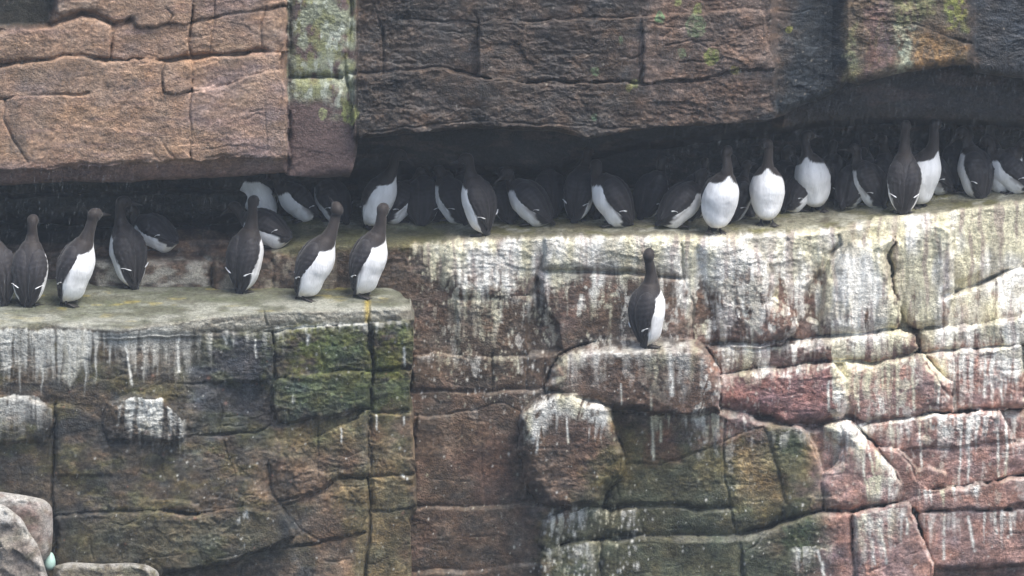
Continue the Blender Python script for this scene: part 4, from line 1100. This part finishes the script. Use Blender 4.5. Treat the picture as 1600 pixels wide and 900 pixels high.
    for sd in (1, -1):
        ni, nj = 40, 18
        vo = []; cc = []
        for i in range(ni):
            k = i / (ni - 1)
            sv = .90 - .86 * k
            pf = np.interp(sv, [.04, .12, .25, .4, .6, .76, .86, .90], [170, 158, 136, 112, 98, 95, 114, 128]) + 3 * math.sin(i * 1.7 + seed) * (sv < .5)
            if crouch: pf = np.interp(sv, [.04, .12, .25, .4, .6, .75, .86, .90], [136, 106, 88, 80, 78, 82, 94, 108])
            pr = np.interp(sv, [.04, .12, .3, .6, .8, .9], [166, 176, 181, 181, 172, 150])
            for j in range(nj):
                q = j / (nj - 1)
                prof = (math.sin(math.pi * min(max(q, 0.0), 1)) ** .35) if 0 < q < 1 else 0
                endp = min(1, (k + .0) / .10) ** .5 * (min(1, (1 - k) / .05) ** .5)
                o = -.004 + .0125 * prof * endp + .0016 * math.sin(q * 26 + seed) * (sv < .6) + .0011 * math.sin(sv * 75 + q * 9) * (sv > .45)
                # primaries lie over the tail
                vo.append(surf(sv, sd * (pf + (pr - pf) * q), o + .004 * (sv < .3) * (.3 - sv) / .3))
                t = .95 + .28 * math.sin(q * 26 + seed) * (1 if sv < .6 else .2) + .22 * math.sin(sv * 75 + q * 9 + .8) * (sv > .45)
                cc.append(BACKC * t * (1.0 if sv > .36 else .82))
        fa = []
        for i in range(ni - 1):
            for j in range(nj - 1):
                a = i * nj + j
                fa.append((a, a + 1, a + nj + 1, a + nj) if sd > 0 else (a, a + nj, a + nj + 1, a + 1))
        # inner skin closes the shell
        inn = [surf(.90 - .86 * (i / (ni - 1)), sd * 130, -.012) for i in range(ni)]
        base_i = len(vo)
        vo += inn; cc += [BACKC] * ni
        for i in range(ni - 1):
            for a, b2 in ((i * nj, (i + 1) * nj), ((i + 1) * nj + nj - 1, i * nj + nj - 1)):
                fa.append((a, b2, base_i + (i + 1 if b2 == (i + 1) * nj else i), base_i + (i if a == i * nj else i + 1)))
        wing = mesh_obj('wing', place(vo), fa, PLUM, root, np.array(cc))
        if bars[0 if sd > 0 else 1]:
            vb = []; nb = 12; tk = rng.uniform(.6, 1.0); ln_ = rng.uniform(.6, 1.05)
            for i in range(nb):
                k = i / (nb - 1)
                phi = (122 if not crouch else 94) + 38 * k * ln_ + rng.rand() * .5
                sv = .345 - .055 * k + .008 * math.sin(k * 5)
                th = tk * (.003 + .0095 * math.exp(-((k - .78) / .2) ** 2)) * (1 if 0 < i < nb - 1 else .3)
                for (ds, o) in ((-th, .0075), (-th * .4, .0125), (th * .4, .0125), (th, .0075)):
                    vb.append(surf(sv + ds * 1.5, sd * phi, o + .0018))
            fbb = []
            for i in range(nb - 1):
                for j in range(3):
                    a = i * 4 + j; fbb.append((a, a + 1, a + 5, a + 4) if sd < 0 else (a, a + 4, a + 5, a + 1))
                a = i * 4; fbb.append((a + 3, a, a + 4, a + 7) if sd < 0 else (a + 3, a + 7, a + 4, a))
            mesh_obj('wing_bar', place(vb), fbb, PLUM, wing, np.tile(WHITE, (len(vb), 1)))
    # tail: short stiff fan beyond the body tip
    tb = Call[1]; Fr = frames[1][1]
    tv = []
    for k in range(9):
        q = (k - 4) / 4
        e = tb + Sd * q * .020 - b * (.030 - .010 * q * q)
        r0 = tb + Sd * q * .013 + b * .04
        tv += [r0 - Fr * .010, e - Fr * .002, e + Fr * .0015, r0 + Fr * .004]
    tf = []
    for k in range(8):
        a = k * 4
        for j in range(3): tf.append((a + j, a + j + 1, a + j + 5, a + j + 4))
    if not crouch or P > 20:
        mesh_obj('tail', place(tv), tf, PLUM, root, np.tile(BACKC * .8, (len(tv), 1)))
    # bill
    e0 = Call[-1]; fB = frames[-1]
    nb = 9; Rb = np.zeros((nb, 10, 3)); pb = np.linspace(0, 2 * math.pi, 10, endpoint=False)
    hb = T[-1]
    for i in range(nb):
        k = i / (nb - 1)
        c = e0 - hb * .008 + hb * .058 * k - hu * .004 * k * k
        rr_ = .0084 * (1 - k) ** .75 + .0006
        Rb[i] = c + (np.cos(pb) * rr_ * 1.1)[:, None] * fB[1] + (np.sin(pb) * rr_ * .62)[:, None] * fB[0]
    vb, fb_ = tube_grid(Rb)
    mesh_obj('bill', place(vb), fb_, BILL, root)
    # eyes
    ie = n_body + int(m * .66)
    for sd in (1, -1):
        ce = Call[ie] + frames[ie][0] * sd * ww[ie] * .93 - frames[ie][1] * ww[ie] * .25
        t1 = np.linspace(.1, math.pi - .1, 6); p1 = np.linspace(0, 2 * math.pi, 8, endpoint=False)
        Re = ce + .0034 * np.stack([np.sin(t1)[:, None] * np.cos(p1), np.sin(t1)[:, None] * np.sin(p1), np.repeat(np.cos(t1)[:, None], 8, 1)], -1)
        ve, fe = tube_grid(Re)
        mesh_obj('eye', place(ve), fe, EYE, root)
    # legs and webbed feet
    for sd, on in ((1, feet[0]), (-1, feet[1])):
        if not on: continue
        x0 = -.010 if not crouch else .02
        hip = np.array([x0, sd * .026, .050]); ank = np.array([x0 + .006, sd * .030, .012])
        vt = []; ftt = []
        nr_ = 5
        Rl = np.zeros((nr_, 8, 3)); p8 = np.linspace(0, 2 * math.pi, 8, endpoint=False)
        for i in range(nr_):
            k = i / (nr_ - 1); c = hip * (1 - k) + ank * k; rr_ = .0075 - .0022 * k
            Rl[i] = c + np.stack([np.cos(p8) * rr_, np.sin(p8) * rr_ * .8, 0 * p8], -1)
        v1, f1 = tube_grid(Rl)
        toes = [math.radians(a) for a in (-26, 2, 27)]
        tl = [.047, .056, .050]
        yo = math.radians(12 * sd)
        off_i = len(v1)
        # web: fan between toe rays with a scalloped edge
        ring = []
        for a, l_ in ((toes[0], tl[0]), ((toes[0] + toes[1]) / 2, tl[0] * .84), (toes[1], tl[1]), ((toes[1] + toes[2]) / 2, tl[1] * .82), (toes[2], tl[2])):
            ring.append(ank + np.array([math.cos(a + yo) * l_, math.sin(a + yo) * l_, -.0095]))
        mid = [ank * .45 + r_ * .55 + np.array([0, 0, .0015]) for r_ in ring]
        heel = ank + np.array([-.010, 0, -.006])
        for zz in (.0022, -.0022):
            v1 += [tuple(ank + np.array([0, 0, zz + .002]))] + [tuple(p_ + np.array([0, 0, zz])) for p_ in mid] + [tuple(p_ + np.array([0, 0, zz * .6])) for p_ in ring] + [tuple(heel + np.array([0, 0, zz]))]
        o1, o2 = off_i, off_i + 12
        for o_, fl_ in ((o1, 0), (o2, 1)):
            for k in range(4):
                tri = (o_, o_ + 1 + k, o_ + 2 + k); qd = (o_ + 1 + k, o_ + 6 + k, o_ + 7 + k, o_ + 2 + k)
                f1 += [tri[::-1] if fl_ else tri, qd[::-1] if fl_ else qd]
            tri = (o_, o_ + 11, o_ + 1); f1 += [tri[::-1] if fl_ else tri]; tri = (o_, o_ + 5, o_ + 11); f1 += [tri[::-1] if fl_ else tri]
        bd = [o1 + 11, o1 + 1, o1 + 6, o1 + 7, o1 + 8, o1 + 9, o1 + 10, o1 + 5]
        for i in range(len(bd)):
            a_, b_ = bd[i], bd[(i + 1) % len(bd)]
            f1.append((a_, a_ + 12, b_ + 12, b_))
        # toes: raised rays
        for a, l_ in zip(toes, tl):
            tip = ank + np.array([math.cos(a + yo) * (l_ + .003), math.sin(a + yo) * (l_ + .003), -.0095])
            Rt = np.zeros((4, 6, 3)); p6 = np.linspace(0, 2 * math.pi, 6, endpoint=False)
            dirn = (tip - ank); dirn /= np.linalg.norm(dirn); sdv = np.cross(dirn, up); sdv /= np.linalg.norm(sdv); upv = np.cross(sdv, dirn)
            for i in range(4):
                k = i / 3; c = ank * (1 - k) + tip * k; rr_ = .0042 - .0024 * k
                Rt[i] = c + (np.cos(p6) * rr_)[:, None] * sdv + (np.sin(p6) * rr_)[:, None] * upv
            v2, f2 = tube_grid(Rt); o_ = len(v1)
            v1 += v2; f1 += [tuple(o_ + q for q in f_) for f_ in f2]
        mesh_obj('foot', place(v1), f1, FOOT, root)
    root.location = loc
    root.rotation_euler = (0, math.radians(roll), 0)
    return root

def spot(px, py, fld=None):
    fld = fld or WALL
    y = lookup(fld, px, py)
    X, Y, Z = pos(np.array(float(px)), np.array(float(py)), np.array(y))
    return (float(X), float(Y), float(Z) - .002)

# (field, px, py, size, face, back slope, (neck slope, length), (bill compass, slope), lean, crouch, label)
BIRDS = [
 # lower ledge, left to right
 (LOW, 4, 476, .94, 120, 76, (86, .10), (110, 5), -3, 0, 'guillemot cut off by the left edge of the picture'),
 (LOW, 45, 478, .96, 84, 74, (86, .085), (84, -5), 2, 0, 'guillemot seen from behind, two white wing bars, second from the left'),
 (LOW, 104, 474, 1.02, 6, 74, (78, .10), (45, 10), 6, 0, 'guillemot in profile with bright white breast, third from the left'),
 (LOW, 207, 449, .96, 125, 74, (88, .095), (8, 2), -3, 0, 'guillemot seen from behind with its bill pointing right, fourth from the left'),
 (LOW, 378, 456, .96, 58, 78, (88, .115), (80, 0), 4, 0, 'broad backed guillemot with long raised neck, left of the pair at the lower ledge end'),
 (LOW, 474, 466, 1.01, 4, 68, (74, .115), (120, 40), 6, 0, 'leaning guillemot with its neck craned back, left one of the pair at the ledge corner'),
 (LOW, 562, 462, 1.0, 8, 74, (84, .095), (75, 0), 5, 0, 'guillemot with bright white flank standing on the outer corner of the lower ledge'),
 # behind, under the orange buttress
 (WALL, 256, 392, .86, 150, 22, (60, .05), (140, 0), 0, 1, 'crouching guillemot, only its white belly showing on the step behind the fourth bird'),
 (WALL, 425, 352, .84, -128, 84, (60, .07), (180, -35), -24, 0, 'bowing guillemot with white belly turned to us beneath the orange buttress'),
 (WALL, 432, 386, .90, 165, 20, (50, .05), (180, -10), 0, 1, 'guillemot lying low with a long white wing bar, left end of upper ledge'),
 (WALL, 478, 344, .84, 190, 38, (60, .06), (180, 0), 0, 1, 'guillemot sitting under the lichen column with pale flank, facing left'),
 (WALL, 528, 347, .88, 130, 50, (70, .06), (120, 0), 0, 1, 'hunched guillemot under the lichen column showing its dark back and one wing bar'),
 (WALL, 578, 355, .90, -22, 72, (80, .105), (-4, -12), 8, 0, 'upright guillemot facing right with clean white breast just right of the lichen column'),
 (WALL, 614, 348, .84, 30, 40, (70, .05), (30, 0), 0, 1, 'crouching guillemot tucked close behind the upright bird right of the column'),
 (WALL, 662, 349, .88, 80, 56, (80, .05), (90, 0), 0, 1, 'dark huddled guillemot seen from behind, second to the right of the lichen column'),
 (WALL, 712, 347, .86, 140, 48, (74, .05), (150, 0), 0, 1, 'huddled guillemot with pale lower flank immediately left of the large upright back'),
 (WALL, 757, 366, .90, 138, 77, (90, .08), (178, 2), -6, 0, 'large upright guillemot with dark back and bill pointing left, mid-left on the upper ledge'),
 (WALL, 795, 346, .80, 100, 50, (70, .04), (90, 0), 0, 1, 'guillemot mostly hidden directly behind the large upright back'),
 (WALL, 840, 352, .94, 158, 36, (80, .05), (180, 2), 0, 1, 'crouching guillemot facing left with white breast and visible head, right of the upright back'),
 (WALL, 862, 335, .84, 100, 50, (70, .05), (80, 0), 0, 1, 'guillemot in the shade behind the crouching bird that faces left'),
 (WALL, 900, 345, .84, 70, 68, (76, .06), (60, 0), 4, 0, 'slim guillemot with white right flank seen from behind in mid-ledge'),
 (WALL, 968, 352, 1.0, 168, 46, (80, .05), (140, 0), 0, 1, 'hunched guillemot with curved white breast facing left at the middle of the upper ledge'),
 (WALL, 1050, 354, .92, 22, 34, (60, .05), (40, 0), 0, 1, 'low crouching guillemot facing right, beside the white fronted bird'),
 (WALL, 1086, 338, .84, 60, 55, (70, .06), (60, 0), 0, 1, 'guillemot in deep shade just behind the first white fronted bird'),
 (WALL, 1116, 362, .90, -72, 78, (100, .10), (80, 10), 8, 0, 'white fronted guillemot with one dark wing showing, left one of the three fronts'),
 (WALL, 1146, 344, .80, 60, 45, (70, .05), (60, 0), 0, 1, 'guillemot crouching in the gap between the left and middle white fronts'),
 (WALL, 1198, 350, .86, -92, 82, (96, .11), (160, 10), 0, 0, 'plump guillemot facing us with both dark feet showing, middle one of the three white fronts'),
 (WALL, 1240, 330, .78, 40, 42, (70, .05), (60, 0), 0, 1, 'guillemot crouching in the gap between the middle and right white fronts'),
 (WALL, 1278, 329, .88, -104, 78, (96, .09), (20, 0), -9, 0, 'tilted guillemot facing us, right one of the three white fronts'),
 (WALL, 1326, 324, .86, 60, 45, (70, .05), (60, 0), 0, 1, 'dark crouching guillemot right of the three white fronts'),
 (WALL, 1366, 322, .86, 140, 44, (70, .06), (150, 0), 0, 1, 'guillemot in shade with a thin grey flank line, left of the upright V-backed bird'),
 (WALL, 1411, 334, .91, 90, 76, (84, .12), (80, 10), 1, 0, 'upright guillemot seen squarely from behind with white at both shoulders, tall neck'),
 (WALL, 1432, 322, .92, -36, 76, (90, .12), (60, 0), 5, 0, 'guillemot with white breast half hidden behind the upright bird at the right'),
 (WALL, 1470, 302, .88, 165, 44, (70, .06), (180, 0), 0, 1, 'crouching guillemot with white shoulder patch, second right of the upright square back'),
 (WALL, 1522, 306, .92, 140, 48, (74, .07), (150, -20), 14, 1, 'arched guillemot with dark tail hanging over the ledge edge, near the right side'),
 (WALL, 1560, 298, .88, -30, 58, (70, .06), (-20, -10), 0, 1, 'guillemot with pale breast second from the right edge of the picture'),
 (WALL, 1592, 300, .90, 170, 40, (70, .06), (170, 0), 0, 1, 'pale flanked guillemot at the right edge of the picture'),
 (WALL, 1010, 542, .97, 34, 80, (94, .115), (80, 30), -2, 0, 'lone guillemot on the whitewashed block below the upper ledge'),

 (WALL, 690, 338, .84, 70, 50, (72, .05), (60, 0), 0, 1, 'dark backed guillemot at the back, between the two huddled birds right of the column'),
 (WALL, 735, 336, .82, 110, 52, (70, .05), (100, 0), 0, 1, 'guillemot at the back of the ledge whose back shows left of the large upright back'),
 (WALL, 930, 337, .84, 95, 56, (75, .06), (150, 0), 0, 1, 'guillemot in the dark behind the hunched one with the curved white breast'),
 (WALL, 1010, 338, .86, 60, 46, (72, .06), (30, 0), 0, 1, 'guillemot in the dark between the hunched bird and the low crouching one'),
 (WALL, 1165, 334, .84, 120, 55, (76, .07), (170, 0), 0, 1, 'dark guillemot in shade between the left and middle white fronts, standing further back'),
 (WALL, 1222, 322, .84, 80, 56, (78, .07), (60, 0), 0, 1, 'dark guillemot at the back, just right of the middle white front'),
 (WALL, 1304, 312, .84, 100, 54, (78, .06), (90, 0), 0, 1, 'shaded guillemot at the back, directly right of the tilted white front'),
 (WALL, 1346, 310, .86, 75, 55, (78, .07), (60, 0), 0, 1, 'shaded guillemot at the back, left of the thin grey flank line'),
 (WALL, 1386, 310, .84, 110, 55, (75, .06), (140, 0), 0, 1, 'shaded guillemot peering from behind the left side of the upright square back'),
 (WALL, 1500, 292, .88, 100, 60, (80, .07), (120, 0), 0, 1, 'dark guillemot at the back, between the shoulder-patched and the arched birds'),
 (WALL, 1542, 286, .86, 70, 58, (78, .07), (60, 0), 0, 1, 'dark guillemot at the back, right behind the arched bird'),
]
prng = np.random.RandomState(77)
for i, (fld, px, py, sc, face, P, nk, hd, roll, cr, lab) in enumerate(BIRDS):
    if cr:
        nk = (nk[0] + prng.uniform(-16, 12), nk[1] + prng.uniform(-.02, .02)); hd = (hd[0] + prng.uniform(-45, 45), hd[1] + prng.uniform(-35, 15)); P += prng.uniform(-7, 7); roll += prng.uniform(-5, 5)
    guillemot(lab, spot(px, py, fld), sc * 1.0, face, P, nk, hd, roll, crouch=bool(cr), seed=10 + i * 7, fat=1.02 if cr else (1.09 if abs(face + 90) < 40 else 1.0))
# ------------------------------------------------------------------ rain haze: one closed box of even, thin air round the camera and the cliff
def haze_box(density, col):
    x0, x1, y0, y1, z0, z1 = -12, 12, -28, 6, -6, 11
    vs_ = [(x, y, z) for x in (x0, x1) for y in (y0, y1) for z in (z0, z1)]
    fs_ = [(0, 1, 3, 2), (4, 6, 7, 5), (0, 4, 5, 1), (2, 3, 7, 6), (0, 2, 6, 4), (1, 5, 7, 3)]
    m = bpy.data.materials.new('rain_haze'); m.use_nodes = True; nt = m.node_tree; nt.nodes.clear()
    out = nt.nodes.new('ShaderNodeOutputMaterial'); v = nt.nodes.new('ShaderNodeVolumePrincipled')
    v.inputs['Color'].default_value = (*col, 1); v.inputs['Density'].default_value = density; v.inputs['Anisotropy'].default_value = .2
    nt.links.new(v.outputs[0], out.inputs['Volume'])
    o = mesh_obj('haze', vs_, fs_, m, smooth=False)
    o['kind'] = 'stuff'
haze_box(.0020, (.80, .90, 1.0))

# falling rain: small stretched drops through the air before the cliff
def rain(n):
    rng = np.random.RandomState(5)
    m = bpy.data.materials.new('rain_water'); m.use_nodes = True; nt = m.node_tree
    b = nt.nodes['Principled BSDF']; b.inputs['Base Color'].default_value = (.6, .66, .7, 1); b.inputs['Roughness'].default_value = .5
    b.inputs['Alpha'].default_value = .065
    x = -3.2 + 6.4 * rng.rand(n); y = -2.6 + 2.2 * rng.rand(n) ** 1.0; z = -1.8 + 3.4 * rng.rand(n)
    cl = noise(x * 100, z * 100, 60, 60, 8, 2); keep = cl > -.25 + .3 * rng.rand(n) - .15
    x, y, z = x[keep], y[keep], z[keep]; n = len(x)
    L = .008 + .014 * rng.rand(n); r = .0006 + .0007 * rng.rand(n) ** 2
    d = np.array([-.16, 0, -1.0]); d /= np.linalg.norm(d)
    c = np.stack([x, y, z], 1)
    ang = [0, 2.0944, 4.18879]
    V_ = [c - d * L[:, None]]
    for a in ang: V_.append(c + d * (L * .35)[:, None] + np.stack([np.cos(a) * r, np.sin(a) * r, 0 * r], 1))
    V_.append(c + d * L[:, None])
    co = np.stack(V_, 1).reshape(-1, 3)
    base = (np.arange(n) * 5)[:, None, None]
    f = base + np.array([[0, 1, 2], [0, 2, 3], [0, 3, 1], [4, 2, 1], [4, 3, 2], [4, 1, 3]])[None]
    me = bpy.data.meshes.new('rain'); me.vertices.add(len(co)); me.vertices.foreach_set('co', co.reshape(-1).astype(np.float32))
    f = f.reshape(-1).astype(np.int32); me.loops.add(len(f)); me.loops.foreach_set('vertex_index', f); me.polygons.add(len(f) // 3)
    me.polygons.foreach_set('loop_start', (np.arange(len(f) // 3) * 3).astype(np.int32)); me.update(calc_edges=True); me.materials.append(m)
    o = bpy.data.objects.new('rain', me); scene.collection.objects.link(o); o['kind'] = 'stuff'
rain(42000)
